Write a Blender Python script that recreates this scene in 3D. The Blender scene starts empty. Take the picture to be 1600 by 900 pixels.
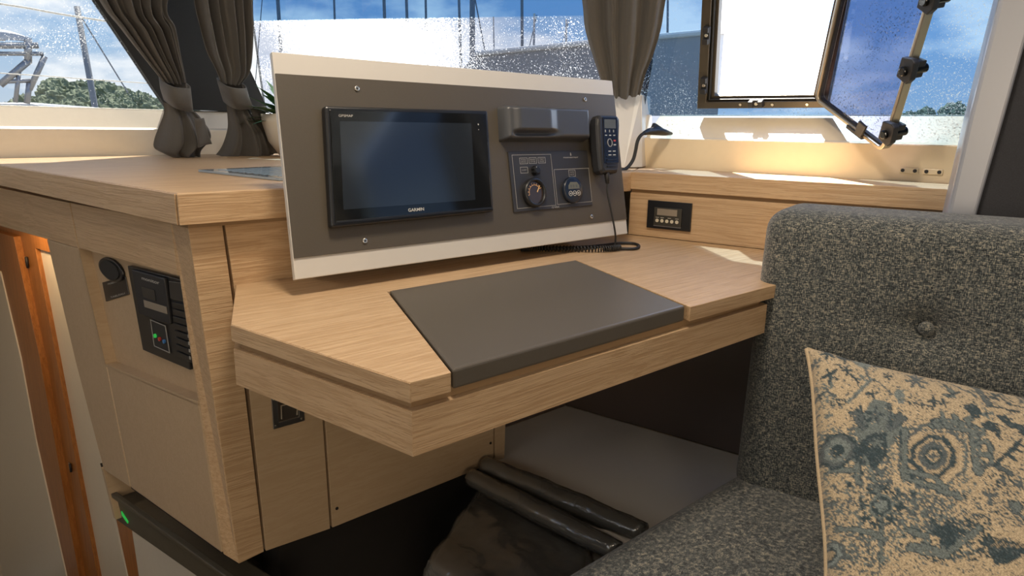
import bpy, bmesh, math, random
import numpy as np
from mathutils import Vector, Matrix, noise

random.seed(7)
SC = bpy.context.scene
COL = SC.collection
V = Vector
PI = math.pi

# ------------------------------------------------------------------ camera
# world frame: x to the right-forward along the desk front, y forward-left, z up; metres; floor at z = 0
FPX, EYE = 1067.0, V((0, 0, 0.98))
def camera_axes():
    vx, vy, roll = 2035 - 800, 218 - 450, .0148
    x = np.array([vx, vy, FPX]); x = x / np.linalg.norm(x)
    p2 = np.array([0, vy - roll * vx, FPX])
    n = np.cross(p2, x); n /= np.linalg.norm(n)
    up = n if n[1] < 0 else -n
    return np.array([x, np.cross(up, x), up])
R = camera_axes()
right, down, fwd = V(R[:, 0]), V(R[:, 1]), V(R[:, 2])
cam = bpy.data.cameras.new('camera'); cam.sensor_width = 36; cam.lens = FPX / 1600 * 36; cam.clip_start = .02; cam.clip_end = 500
camo = bpy.data.objects.new('camera', cam); COL.objects.link(camo)
M = Matrix.Identity(4)
for i in range(3):
    M[i][0], M[i][1], M[i][2], M[i][3] = right[i], -down[i], -fwd[i], EYE[i]
camo.matrix_world = M
SC.camera = camo
SC.view_settings.view_transform = 'Standard'
SC.view_settings.look = 'None'
SC.view_settings.gamma = 1
SC.view_settings.use_curve_mapping = False
SC.view_settings.exposure = 0.0
try:
    SC.cycles.sample_clamp_indirect = 6
    SC.cycles.max_bounces = 10
    SC.cycles.transparent_max_bounces = 24
    SC.cycles.caustics_reflective = False
    SC.cycles.caustics_refractive = False
except Exception:
    pass

def ray(px, py):                    # survey helper: direction in which a point of the place was sighted
    return V((R @ np.array([px - 800, py - 450, FPX])).tolist())
def hit(px, py, p0, n):
    d = ray(px, py); p0 = V(p0); n = V(n)
    return EYE + d * ((p0 - EYE).dot(n) / d.dot(n))
def atz(px, py, z): return hit(px, py, (0, 0, z), (0, 0, 1))
def aty(px, py, y): return hit(px, py, (0, y, 0), (0, 1, 0))

# ------------------------------------------------------------------ sky, sun, added fill lights
SUN_DIR = V((.50, .83, 0)).normalized() * math.cos(math.radians(65)) + V((0, 0, math.sin(math.radians(65))))
w = bpy.data.worlds.new('sky'); SC.world = w; w.use_nodes = True
nt = w.node_tree; nt.nodes.clear()
def N(nt, t, **k):
    n = nt.nodes.new(t)
    for a, b in k.items():
        if a in n.inputs: n.inputs[a].default_value = b
        else: setattr(n, a, b)
    return n
def sky():
    L = nt.links.new
    tc = N(nt, 'ShaderNodeTexCoord')
    sep = N(nt, 'ShaderNodeSeparateXYZ'); L(tc.outputs['Generated'], sep.inputs[0])
    grad = N(nt, 'ShaderNodeValToRGB'); L(sep.outputs['Z'], grad.inputs[0])
    e = grad.color_ramp.elements
    e[0].position = 0; e[0].color = (1.0, 1.2, 1.45, 1)
    e[1].position = .55; e[1].color = (.20, .50, 1.15, 1)
    m = e.new(.12); m.color = (.62, .98, 1.5, 1)
    mp = N(nt, 'ShaderNodeMapping'); mp.inputs['Scale'].default_value = (1, 1, 2.2); L(tc.outputs['Generated'], mp.inputs[0])
    nz = N(nt, 'ShaderNodeTexNoise', Scale=4.2, Detail=9.0, Roughness=.56); L(mp.outputs[0], nz.inputs['Vector'])
    cr = N(nt, 'ShaderNodeValToRGB'); L(nz.outputs[0], cr.inputs[0])
    cr.color_ramp.elements[0].position = .44; cr.color_ramp.elements[1].position = .56
    fall = N(nt, 'ShaderNodeMapRange'); L(sep.outputs['Z'], fall.inputs[0])
    fall.inputs[1].default_value = .42; fall.inputs[2].default_value = .12; fall.inputs[3].default_value = .25; fall.inputs[4].default_value = 1
    mu = N(nt, 'ShaderNodeMath', operation='MULTIPLY'); L(cr.outputs[0], mu.inputs[0]); L(fall.outputs[0], mu.inputs[1])
    mix = N(nt, 'ShaderNodeMixRGB'); L(mu.outputs[0], mix.inputs[0]); L(grad.outputs[0], mix.inputs[1]); mix.inputs[2].default_value = (1.9, 1.95, 2.05, 1)
    bg = N(nt, 'ShaderNodeBackground', Strength=2.2); L(mix.outputs[0], bg.inputs[0])
    out = N(nt, 'ShaderNodeOutputWorld'); L(bg.outputs[0], out.inputs[0])
sky()
sl = bpy.data.lights.new('sun', 'SUN'); sl.energy = 29; sl.angle = math.radians(.6); sl.color = (1, .93, .82)
so = bpy.data.objects.new('sun', sl); COL.objects.link(so)
so.rotation_euler = SUN_DIR.to_track_quat('Z', 'Y').to_euler()
def area(name, loc, target, size, power, col, shape='RECTANGLE', sy=None):
    l = bpy.data.lights.new(name, 'AREA'); l.energy = power; l.color = col; l.shape = shape; l.size = size
    if sy: l.size_y = sy
    o = bpy.data.objects.new(name, l); COL.objects.link(o); o.location = loc
    o.rotation_euler = (V(loc) - V(target)).to_track_quat('Z', 'Y').to_euler()
    return o
area('aft_fill_light', (-1.1, -2.3, 1.05), (.8, 1.0, .45), 1.4, 25, (1.0, .80, .58), sy=1.0)  # added fill from behind the camera; the aft wall has no opening
area('port_fill_light', (-1.75, .5, 1.42), (.6, .8, .8), 1.3, 3.2, (.92, .96, 1.0), sy=.5)  # added side fill, no window is modelled here
for i, (x, y, e_) in enumerate([(.42, .55, 10.5), (.85, .45, 2.0), (-.45, .95, 2.6), (.1, -.7, 2.2), (-.9, -.4, 2.4)]):
    area('overhead_fill_light', (x, y, 1.84), (x, y, 0), .22, e_, (1.0, .84, .66), 'DISK')  # unseen overhead fill, added to brighten desk top and cabin
area('stairwell_fill_light', (.165, 2.30, .76), (.29, 2.36, .15), .06, 1.3, (1.0, .66, .34), 'DISK')  # hidden warm light added to brighten the stair lining

# ------------------------------------------------------------------ materials
def mat(name, col=(.5, .5, .5), rough=.5, metal=0, spec=.5, coat=0, sheen=0, emis=None, es=0):
    m = bpy.data.materials.new(name); m.use_nodes = True
    b = m.node_tree.nodes['Principled BSDF']
    b.inputs['Base Color'].default_value = (*col, 1); b.inputs['Roughness'].default_value = rough
    b.inputs['Metallic'].default_value = metal; b.inputs['Specular IOR Level'].default_value = spec
    b.inputs['Coat Weight'].default_value = coat; b.inputs['Sheen Weight'].default_value = sheen
    if emis: b.inputs['Emission Color'].default_value = (*emis, 1); b.inputs['Emission Strength'].default_value = es
    return m
def speck(m, scale=400, amt=.15, bump=.05, det=2.0, vec=None, stretch=None):
    """fine mottling of colour and surface"""
    nt = m.node_tree; L = nt.links.new; b = nt.nodes['Principled BSDF']
    tc = N(nt, 'ShaderNodeTexCoord'); mp = N(nt, 'ShaderNodeMapping'); L(tc.outputs['Object'], mp.inputs[0])
    if stretch: mp.inputs['Scale'].default_value = stretch
    nz = N(nt, 'ShaderNodeTexNoise', Scale=scale, Detail=det); L(mp.outputs[0], nz.inputs['Vector'])
    c = b.inputs['Base Color'].default_value[:]
    mx = N(nt, 'ShaderNodeMixRGB'); mx.inputs[1].default_value = (*[x * (1 - amt) for x in c[:3]], 1); mx.inputs[2].default_value = (*[min(1, x * (1 + amt)) for x in c[:3]], 1)
    L(nz.outputs[0], mx.inputs[0]); L(mx.outputs[0], b.inputs['Base Color'])
    if bump:
        bp = N(nt, 'ShaderNodeBump', Strength=bump, Distance=.002); L(nz.outputs[0], bp.inputs['Height']); L(bp.outputs[0], b.inputs['Normal'])
    return m
def wood(name, col, dark, stretch=(2.2, 60, 60), rough=.42, amt=1.0, bump=.35, rot=0):
    m = mat(name, col, rough); nt = m.node_tree; L = nt.links.new; b = nt.nodes['Principled BSDF']
    tc = N(nt, 'ShaderNodeTexCoord'); mp = N(nt, 'ShaderNodeMapping')
    mr0 = N(nt, 'ShaderNodeMapping'); mr0.inputs['Rotation'].default_value = (0, 0, rot); L(tc.outputs['Object'], mr0.inputs[0]); L(mr0.outputs[0], mp.inputs[0]); mp.inputs['Scale'].default_value = stretch
    # slow warp so the grain wanders
    wz = N(nt, 'ShaderNodeTexNoise', Scale=3.5, Detail=2.0); L(tc.outputs['Object'], wz.inputs['Vector'])
    ad = N(nt, 'ShaderNodeMixRGB', blend_type='ADD'); ad.inputs[0].default_value = .7; L(mp.outputs[0], ad.inputs[1]); L(wz.outputs['Color'], ad.inputs[2])
    n1 = N(nt, 'ShaderNodeTexNoise', Scale=2.2, Detail=5.0, Roughness=.7); L(ad.outputs[0], n1.inputs['Vector'])
    n2 = N(nt, 'ShaderNodeTexNoise', Scale=7.0, Detail=3.0, Roughness=.6); L(ad.outputs[0], n2.inputs['Vector'])
    r1 = N(nt, 'ShaderNodeValToRGB'); L(n1.outputs[0], r1.inputs[0]); r1.color_ramp.elements[0].position = .36; r1.color_ramp.elements[1].position = .56
    r2 = N(nt, 'ShaderNodeValToRGB'); L(n2.outputs[0], r2.inputs[0]); r2.color_ramp.elements[0].position = .38; r2.color_ramp.elements[1].position = .5
    mu = N(nt, 'ShaderNodeMath', operation='MULTIPLY'); L(r1.outputs[0], mu.inputs[0]); L(r2.outputs[0], mu.inputs[1])
    mr = N(nt, 'ShaderNodeMapRange'); L(mu.outputs[0], mr.inputs[0]); mr.inputs[3].default_value = 1 - amt
    mx = N(nt, 'ShaderNodeMixRGB'); L(mr.outputs[0], mx.inputs[0]); mx.inputs[1].default_value = (*dark, 1); mx.inputs[2].default_value = (*col, 1)
    L(mx.outputs[0], b.inputs['Base Color'])
    bp = N(nt, 'ShaderNodeBump', Strength=bump, Distance=.0012); L(mu.outputs[0], bp.inputs['Height']); L(bp.outputs[0], b.inputs['Normal'])
    return m
OAK, OAKD = (.58, .41, .245), (.42, .27, .145)
M_wx = wood('oak_veneer_along_desk', OAK, OAKD, (1.8, 60, 60), amt=.8)
M_wy = wood('oak_veneer_along_cabin', OAK, OAKD, (60, 1.6, 60), amt=.7, rot=math.radians(-8))
M_wr = wood('oak_veneer_along_right_wall', OAK, OAKD, (60, 1.6, 60), amt=.7, rot=math.radians(-12.45))
M_wsm = wood('oak_laminate_smooth', (.50, .37, .235), (.44, .315, .19), (3, 30, 30), amt=.6, bump=.1, rough=.38)
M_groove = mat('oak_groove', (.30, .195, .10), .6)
M_teak = wood('orange_varnished_wood', (.42, .17, .045), (.25, .09, .02), (50, 50, 2.0), amt=.7, bump=.1, rough=.35)
M_cream = speck(mat('cream_gelcoat', (.74, .68, .58), .32), 60, .03, .02)
M_creamwarm = speck(mat('cream_gelcoat_sill', (.82, .69, .49), .28), 60, .03, .02)
M_white = mat('white_laminate', (.72, .69, .63), .35)
M_shiny = mat('white_lacquer', (.88, .85, .80), .20)
M_ceil = mat('white_ceiling_vinyl', (.70, .68, .64), .6)
M_grey = speck(mat('grey_laminate', (.098, .086, .070), .38), 900, .12, .04)
M_panel = speck(mat('charcoal_panel', (.078, .066, .050), .45), 900, .15, .04)
M_stripe = mat('silver_white_stripe', (.56, .54, .50), .38)
M_black = mat('black_plastic', (.012, .013, .015), .32)
M_blackm = mat('black_matt_plastic', (.02, .02, .022), .55)
M_rub = mat('black_rubber', (.015, .015, .015), .6)
M_cover = mat('slate_grey_plastic', (.060, .064, .072), .30)
M_glassb = mat('black_screen_glass', (.006, .007, .008), .08, spec=.5)
M_screen = mat('dark_blue_display', (.016, .021, .028), .11, spec=.7)
M_text = mat('pale_lettering', (.55, .54, .50), .5)
M_line = mat('grey_line_print', (.36, .35, .32), .5)
M_plate = mat('charcoal_switch_plate', (.032, .032, .035), .4)
M_lcd = mat('lcd_grey_green', (.10, .11, .10), .2)
M_lcdw = mat('lcd_tan', (.27, .235, .19), .25)
M_key = mat('cream_key', (.62, .58, .46), .4)
M_red = mat('red_print', (.5, .05, .03), .5)
M_blue = mat('blue_print', (.05, .2, .5), .5)
M_green = mat('green_led', (.02, .3, .05), .4, emis=(.05, .8, .12), es=.35)
M_screw = mat('bright_screw', (.75, .70, .60), .25, metal=1)
M_steel = mat('stainless_steel', (.45, .43, .40), .28, metal=1)
M_sashmetal = mat('bronze_anodised_aluminium', (.48, .41, .31), .30, metal=.85)
M_gun = mat('dark_anodised_frame', (.10, .085, .065), .34, metal=.6)
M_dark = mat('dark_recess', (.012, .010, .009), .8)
M_olive = speck(mat('olive_grey_rail', (.085, .072, .048), .45), 80, .15, .03)
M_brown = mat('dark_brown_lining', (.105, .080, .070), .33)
M_floor = wood('dark_floor_board', (.05, .036, .026), (.03, .02, .014), amt=.6, rough=.5)
M_alu = mat('satin_pillar_panel', (.36, .38, .43), .32, metal=.25)
M_felt = speck(mat('charcoal_wall_fabric', (.035, .036, .042), .9), 500, .3, .2)
M_curt = speck(mat('taupe_grey_curtain_cloth', (.088, .083, .076), .85, sheen=.2), 700, .2, .25)
M_post = speck(mat('dark_grey_blackout_fabric', (.030, .033, .036), .9), 500, .25, .15)
M_leaf = mat('palm_leaf_green', (.035, .11, .02), .5)
M_tree = speck(mat('tree_foliage', (.19, .225, .15), .9), 4, .5, 0, det=6.0)
M_bark = mat('tree_bark', (.12, .09, .06), .9)
M_mast = mat('mast_metal', (.20, .22, .25), .5)
M_wire = mat('pale_wire_rope', (.6, .6, .58), .5)
M_bldg = speck(mat('grey_building_wall', (.34, .33, .32), .8), .8, .12, 0)
M_boat = mat('boat_gelcoat', (.5, .52, .55), .4)
M_quay = speck(mat('quay_concrete', (.30, .29, .27), .9), .5, .1, 0)
def film():
    m = bpy.data.materials.new('clear_plastic_film'); m.use_nodes = True; nt = m.node_tree; L = nt.links.new
    nt.nodes.clear(); o = N(nt, 'ShaderNodeOutputMaterial')
    t = N(nt, 'ShaderNodeBsdfTransparent'); t.inputs[0].default_value = (.86, .85, .82, 1)
    g = N(nt, 'ShaderNodeBsdfGlossy', Roughness=.16); g.inputs[0].default_value = (.9, .88, .84, 1)
    d = N(nt, 'ShaderNodeBsdfDiffuse'); d.inputs[0].default_value = (.33, .32, .29, 1)
    lw = N(nt, 'ShaderNodeLayerWeight', Blend=.5)
    tc = N(nt, 'ShaderNodeTexCoord'); nz = N(nt, 'ShaderNodeTexNoise', Scale=14, Detail=3, Distortion=1.5); L(tc.outputs['Object'], nz.inputs['Vector'])
    bp = N(nt, 'ShaderNodeBump', Strength=.5, Distance=.01); L(nz.outputs[0], bp.inputs['Height']); L(bp.outputs[0], g.inputs['Normal']); L(bp.outputs[0], lw.inputs['Normal'])
    m1 = N(nt, 'ShaderNodeMixShader'); m1.inputs[0].default_value = .30; L(t.outputs[0], m1.inputs[1]); L(d.outputs[0], m1.inputs[2])
    m2 = N(nt, 'ShaderNodeMixShader'); L(lw.outputs['Fresnel'], m2.inputs[0]); L(m1.outputs[0], m2.inputs[1]); L(g.outputs[0], m2.inputs[2]); L(m2.outputs[0], o.inputs[0])
    return m
M_film = film()
def tweed(name, cols, scale=760):
    """woven cloth: crossing light and dark threads with slubs"""
    m = mat(name, (.1, .1, .1), .92, sheen=.35); nt = m.node_tree; L = nt.links.new; b = nt.nodes['Principled BSDF']
    tc = N(nt, 'ShaderNodeTexCoord')
    def lay(st, sc):
        mp = N(nt, 'ShaderNodeMapping'); L(tc.outputs['Object'], mp.inputs[0]); mp.inputs['Scale'].default_value = st
        n = N(nt, 'ShaderNodeTexNoise', Scale=sc, Detail=2.5, Roughness=.7); L(mp.outputs[0], n.inputs['Vector']); return n.outputs[0]
    a = lay((1, 1, .25), scale); c = lay((.22, .22, 1), scale * .9); big = lay((1, 1, 1), 90)
    mx = N(nt, 'ShaderNodeMath', operation='ADD'); L(a, mx.inputs[0]); L(c, mx.inputs[1])
    ad = N(nt, 'ShaderNodeMath', operation='MULTIPLY_ADD'); L(big, ad.inputs[0]); ad.inputs[1].default_value = .16; L(mx.outputs[0], ad.inputs[2])
    dv = N(nt, 'ShaderNodeMath', operation='MULTIPLY'); L(ad.outputs[0], dv.inputs[0]); dv.inputs[1].default_value = 1 / 2.16
    r = N(nt, 'ShaderNodeValToRGB'); L(dv.outputs[0], r.inputs[0]); r.color_ramp.elements.remove(r.color_ramp.elements[1])
    for i, (p, cc) in enumerate(cols):
        e = r.color_ramp.elements[0] if i == 0 else r.color_ramp.elements.new(p)
        e.position = p; e.color = (*cc, 1)
    L(r.outputs[0], b.inputs['Base Color'])
    bp = N(nt, 'ShaderNodeBump', Strength=.8, Distance=.003); L(dv.outputs[0], bp.inputs['Height']); L(bp.outputs[0], b.inputs['Normal'])
    return m
TW = [(.42, (.008, .011, .013)), (.475, (.034, .046, .052)), (.51, (.085, .10, .105)), (.55, (.165, .165, .14)), (.60, (.36, .33, .26))]
M_tweed = tweed('blue_grey_tweed', TW)
def glass(name, tint, dens, band=None, whiteness=.9):
    """tinted pane with dew drops: small pale translucent specks whose density drifts over the pane"""
    m = bpy.data.materials.new(name); m.use_nodes = True; nt = m.node_tree; L = nt.links.new; nt.nodes.clear()
    o = N(nt, 'ShaderNodeOutputMaterial'); tc = N(nt, 'ShaderNodeTexCoord')
    t = N(nt, 'ShaderNodeBsdfTransparent')
    g = N(nt, 'ShaderNodeBsdfGlossy', Roughness=.03); fr0 = N(nt, 'ShaderNodeFresnel', IOR=1.3); geo = N(nt, 'ShaderNodeNewGeometry'); fr = N(nt, 'ShaderNodeMath', operation='MULTIPLY'); inv = N(nt, 'ShaderNodeMath', operation='SUBTRACT'); inv.inputs[0].default_value = 1; L(geo.outputs['Backfacing'], inv.inputs[1]); L(fr0.outputs[0], fr.inputs[0]); L(inv.outputs[0], fr.inputs[1])
    tr = N(nt, 'ShaderNodeBsdfTranslucent'); tr.inputs[0].default_value = (whiteness, whiteness, whiteness * .97, 1)
    m1 = N(nt, 'ShaderNodeMixShader'); L(fr.outputs[0], m1.inputs[0]); L(t.outputs[0], m1.inputs[1]); L(g.outputs[0], m1.inputs[2])
    n1 = N(nt, 'ShaderNodeTexNoise', Scale=260, Detail=2.0, Roughness=.8); L(tc.outputs['Object'], n1.inputs['Vector'])
    n2 = N(nt, 'ShaderNodeTexNoise', Scale=5.5, Detail=2.0); L(tc.outputs['Object'], n2.inputs['Vector'])
    # threshold of the fine noise drops where the coarse density is high
    a = N(nt, 'ShaderNodeMath', operation='MULTIPLY_ADD'); L(n2.outputs[0], a.inputs[0]); a.inputs[1].default_value = .32; L(n1.outputs[0], a.inputs[2])
    src = a.outputs[0]
    tintc = N(nt, 'ShaderNodeRGB'); tintc.outputs[0].default_value = (*tint, 1); tsrc = tintc.outputs[0]
    if band:      # sun-shade mesh over the top of the pane, above height z; dew drops thickened around one spot below it to paint the sun's glare
        pb, nb_, spot, rad, boost = band
        dt = N(nt, 'ShaderNodeVectorMath', operation='DOT_PRODUCT'); L(tc.outputs['Object'], dt.inputs[0]); dt.inputs[1].default_value = nb_
        up = N(nt, 'ShaderNodeMath', operation='GREATER_THAN'); L(dt.outputs['Value'], up.inputs[0]); up.inputs[1].default_value = V(nb_).dot(V(pb))
        mx = N(nt, 'ShaderNodeMixRGB'); L(up.outputs[0], mx.inputs[0]); L(tsrc, mx.inputs[1]); mx.inputs[2].default_value = (tint[0] * .68, tint[1] * .86, tint[2] * .98, 1); tsrc = mx.outputs[0]
        d = N(nt, 'ShaderNodeVectorMath', operation='DISTANCE'); L(tc.outputs['Object'], d.inputs[0]); d.inputs[1].default_value = spot
        mr = N(nt, 'ShaderNodeMapRange'); L(d.outputs['Value'], mr.inputs[0]); mr.inputs[1].default_value = rad; mr.inputs[2].default_value = 0; mr.inputs[3].default_value = 0; mr.inputs[4].default_value = boost
        ad = N(nt, 'ShaderNodeMath', operation='ADD'); L(src, ad.inputs[0]); L(mr.outputs[0], ad.inputs[1])
        sb = N(nt, 'ShaderNodeMath', operation='MULTIPLY_ADD'); L(up.outputs[0], sb.inputs[0]); sb.inputs[1].default_value = -.6; L(ad.outputs[0], sb.inputs[2]); src = sb.outputs[0]
    L(tsrc, t.inputs[0])
    r = N(nt, 'ShaderNodeMapRange'); L(src, r.inputs[0]); r.inputs[1].default_value = dens; r.inputs[2].default_value = dens + .05
    r.inputs[4].default_value = .9
    m2 = N(nt, 'ShaderNodeMixShader'); L(r.outputs[0], m2.inputs[0]); L(m1.outputs[0], m2.inputs[1]); L(tr.outputs[0], m2.inputs[2]); L(m2.outputs[0], o.inputs[0])
    return m
M_sheet = bpy.data.materials.new('pale_blue_acrylic'); M_sheet.use_nodes = True
_b = M_sheet.node_tree.nodes['Principled BSDF']; _b.inputs['Base Color'].default_value = (.42, .52, .60, 1); _b.inputs['Roughness'].default_value = .06; _b.inputs['Transmission Weight'].default_value = .35; _b.inputs['Coat Weight'].default_value = .5

# ------------------------------------------------------------------ mesh helpers
class MB:
    def __init__(s): s.v = []; s.f = []; s.mi = []
    def add(s, vs, fs, mi=0):
        k = len(s.v); s.v += [V(p) for p in vs]; s.f += [tuple(k + i for i in f) for f in fs]; s.mi += [mi] * len(fs); return s
    def slab(s, pts, d, mi=0):            # polygon pts, thickness vector d
        n = len(pts); a = [V(p) for p in pts]; b = [p + V(d) for p in a]
        return s.add(a + b, [tuple(range(n))[::-1], tuple(range(n, 2 * n))] + [(i, (i + 1) % n, n + (i + 1) % n, n + i) for i in range(n)], mi)
    def box(s, lo, hi, mi=0):
        x0, y0, z0 = lo; x1, y1, z1 = hi
        return s.slab([(x0, y0, z0), (x1, y0, z0), (x1, y1, z0), (x0, y1, z0)], (0, 0, z1 - z0), mi)
    def frame(s, out, inn, d, mi=0):      # ring between two loops of equal count
        n = len(out); O = [V(p) for p in out]; I = [V(p) for p in inn]; d = V(d)
        vs = O + I + [p + d for p in O] + [p + d for p in I]; f = []
        for i in range(n):
            j = (i + 1) % n
            f += [(i, n + i, n + j, j), (2 * n + i, 2 * n + j, 3 * n + j, 3 * n + i), (i, j, 2 * n + j, 2 * n + i), (n + i, 3 * n + i, 3 * n + j, n + j)]
        return s.add(vs, f, mi)
    def tube(s, path, r, n=10, mi=0, closed=False):
        path = [V(p) for p in path]; k = len(path); rs = r if isinstance(r, (list, tuple)) else [r] * k
        vs = []; up = None
        for i, p in enumerate(path):
            t = (path[min(i + 1, k - 1)] - path[max(i - 1, 0)]).normalized()
            if up is None: up = t.orthogonal().normalized()
            up = (up - t * up.dot(t)).normalized(); q = t.cross(up)
            vs += [p + (up * math.cos(2 * PI * j / n) + q * math.sin(2 * PI * j / n)) * rs[i] for j in range(n)]
        fs = [(i * n + j, i * n + (j + 1) % n, (i + 1) * n + (j + 1) % n, (i + 1) * n + j) for i in range(k - 1) for j in range(n)]
        fs += [tuple(range(n))[::-1], tuple(range((k - 1) * n, k * n))]
        return s.add(vs, fs, mi)
    def grid(s, P, mi=0, wrap=False):     # P[i][j] points
        a, b = len(P), len(P[0]); vs = [p for r in P for p in r]
        jj = b if wrap else b - 1
        return s.add(vs, [(i * b + j, i * b + (j + 1) % b, (i + 1) * b + (j + 1) % b, (i + 1) * b + j) for i in range(a - 1) for j in range(jj)], mi)
    def build(s, name, mats, parent=None, bevel=0, seg=2, smooth=False, flat=False):
        if not isinstance(mats, (list, tuple)): mats = [mats]
        root = parent
        while root is not None and root.parent: root = root.parent
        off = root.location if root is not None else V((0, 0, 0))
        me = bpy.data.meshes.new(name)
        me.from_pydata([tuple(p - off) for p in s.v], [], s.f)
        for m in mats: me.materials.append(m)
        me.polygons.foreach_set('material_index', s.mi)
        bm = bmesh.new(); bm.from_mesh(me); bmesh.ops.recalc_face_normals(bm, faces=bm.faces); bm.to_mesh(me); bm.free()
        if smooth: me.polygons.foreach_set('use_smooth', [True] * len(me.polygons))
        o = bpy.data.objects.new(name, me); COL.objects.link(o)
        if parent is not None: o.parent = parent
        if bevel:
            b = o.modifiers.new('bevel', 'BEVEL'); b.width = bevel; b.segments = seg; b.limit_method = 'ANGLE'; b.angle_limit = math.radians(35)
            b.harden_normals = False
        return o
def tag(o, label, cat, group=None):
    o['label'] = label; o['category'] = cat
    if group: o['group'] = group
    return o
def thing(name, loc, label, cat, group=None):
    o = bpy.data.objects.new(name, None); COL.objects.link(o); o.location = loc; o.empty_display_size = .05
    return tag(o, label, cat, group)
def struct(o): o['kind'] = 'structure'; return o
def lab(o, l): o['label'] = l; return o
def disk(mb, c, n, u, r, d, seg=32, mi=0, ry=None):
    n = V(n).normalized(); u = V(u).normalized(); w_ = n.cross(u); ry = ry or r
    return mb.slab([V(c) + u * math.cos(2 * PI * i / seg) * r + w_ * math.sin(2 * PI * i / seg) * ry for i in range(seg)], n * d, mi)
def text_mesh(txt, size_w, P, name, material, parent, height=None, bold=0):
    """lettering laid on a surface: P(u, v) maps metres about the text centre to the place"""
    cu = bpy.data.curves.new(name, 'FONT'); cu.body = txt; cu.align_x = 'CENTER'; cu.align_y = 'CENTER'; cu.offset = bold; cu.resolution_u = 3
    t = bpy.data.objects.new(name, cu); COL.objects.link(t)
    bpy.context.view_layer.update()
    me = t.to_mesh(); xs = [v.co.x for v in me.vertices]; ys = [v.co.y for v in me.vertices]
    cx, cy = (min(xs) + max(xs)) / 2, (min(ys) + max(ys)) / 2; k = size_w / (max(xs) - min(xs)); ky = k if height is None else height / (max(ys) - min(ys))
    mb = MB(); mb.add([P((v.co.x - cx) * k, (v.co.y - cy) * ky) for v in me.vertices], [tuple(p.vertices) for p in me.polygons])
    t.to_mesh_clear(); bpy.data.objects.remove(t); bpy.data.curves.remove(cu)
    return mb.build(name, material, parent)

# ------------------------------------------------------------------ the cabin shell
PA0, PA1, PB1 = V((-1.6, 1.95, 0)), V((.94, 2.324, 0)), V((1.455, 1.13, 0))
DC = V((.1463, -.9892, 0)); PC1 = PB1 + DC * 2.2
def wall_run(a, b, inn, name, mat_, glassmat, gname, ztop=1.86, sill=1.019, step=.960, foot=0., dep=.05):
    """low wall, step, sloping ledge, raked pane and header of one facet"""
    a = V(a); b = V(b); inn = V(inn).normalized()
    mb = MB()
    prof = [(0, foot), (0, step), (-.012, step + .003), (-dep, sill), (-dep - .025, sill), (-dep - .06, foot)]
    n = len(prof)
    P = [[p + inn * (o) + V((0, 0, z)) for (o, z) in prof] for p in (a, b)]
    vs = P[0] + P[1]
    mb.add(vs, [tuple(range(n)), tuple(range(n, 2 * n))[::-1]] + [(i, (i + 1) % n, n + (i + 1) % n, n + i) for i in range(n)])
    struct(mb.build(name, mat_, None, .003))
    def G(s, h, off=0):    # point on the raked pane
        e2 = V((0, 0, math.cos(math.radians(25)))) + inn * math.sin(math.radians(25))
        nn = inn * math.cos(math.radians(25)) - V((0, 0, math.sin(math.radians(25))))
        return a + (b - a).normalized() * s - inn * dep + V((0, 0, sill)) + e2 * h + nn * off
    return G
inA = V((.1455, -.989, 0)); inA.normalize()
dB = (PB1 - PA1).normalized(); inB = V((dB.y, -dB.x, 0)); inC = V((-.9892, -.1463, 0))
GA = wall_run(PA0, PA1, inA, 'wall_left', M_cream, None, None, foot=.80)
GB = wall_run(PA1, PB1, inB, 'wall_front', M_cream, None, None)
GC = wall_run(PB1, PC1, inC, 'wall_right', M_creamwarm, None, None, dep=.08)
LA, LB, LC = (PA1 - PA0).length, (PB1 - PA1).length, (PC1 - PB1).length
HG = .92                                             # pane height up the rake

def invG(G, s0, px, py):
    p0 = G(0, 0); e1 = (G(1, 0) - p0); e2 = (G(0, 1) - p0); q = hit(px, py, p0, e1.cross(e2)) - p0
    return q.dot(e1), q.dot(e2)
gA = glass('dewy_window_glass_left', (.50, .50, .49), .815, whiteness=.36)
_a = GB(*invG(GB, 0, 405, 32)); _c = GB(*invG(GB, 0, 900, 24)); nBand = (_c - _a).normalized().cross((GB(1, 0) - GB(0, 0)).cross(GB(0, 1) - GB(0, 0))); nBand = nBand if nBand.z > 0 else -nBand
sB, hB = invG(GB, 0, 548, 60)
gB = glass('dewy_window_glass_front', (.40, .41, .43), .79, (tuple(_a), tuple(nBand), tuple(GB(sB + .03, hB)), .46, .27), whiteness=.8)
gC = glass('dewy_window_glass_right', (.33, .40, .46), .81, whiteness=.22)
def cross(G, H, h):           # where pane G meets the plane of pane H at height h up the rake
    n = (H(1, 0) - H(0, 0)).cross(H(0, 1) - H(0, 0)); p = G(0, h); d = G(1, h) - p
    return (H(0, 0) - p).dot(n) / d.dot(n)
AB0, AB1, BA0, BA1 = cross(GA, GB, 0), cross(GA, GB, HG), cross(GB, GA, 0), cross(GB, GA, HG)
BC0, BC1, CB0, CB1 = cross(GB, GC, 0), cross(GB, GC, HG), cross(GC, GB, 0), cross(GC, GB, HG)
def edge_s(G, p, q, h):        # pane edge through two sighted points, read at height h
    a, b = invG(G, 0, *p), invG(G, 0, *q); t = (h - a[1]) / (b[1] - a[1]); return (a[0] + (b[0] - a[0]) * t, h)
def pane(G, q, name, m):
    mb = MB(); mb.slab([G(*p) for p in q], (G(0, 0, .006) - G(0, 0, 0))); return struct(mb.build(name, m))
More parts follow.
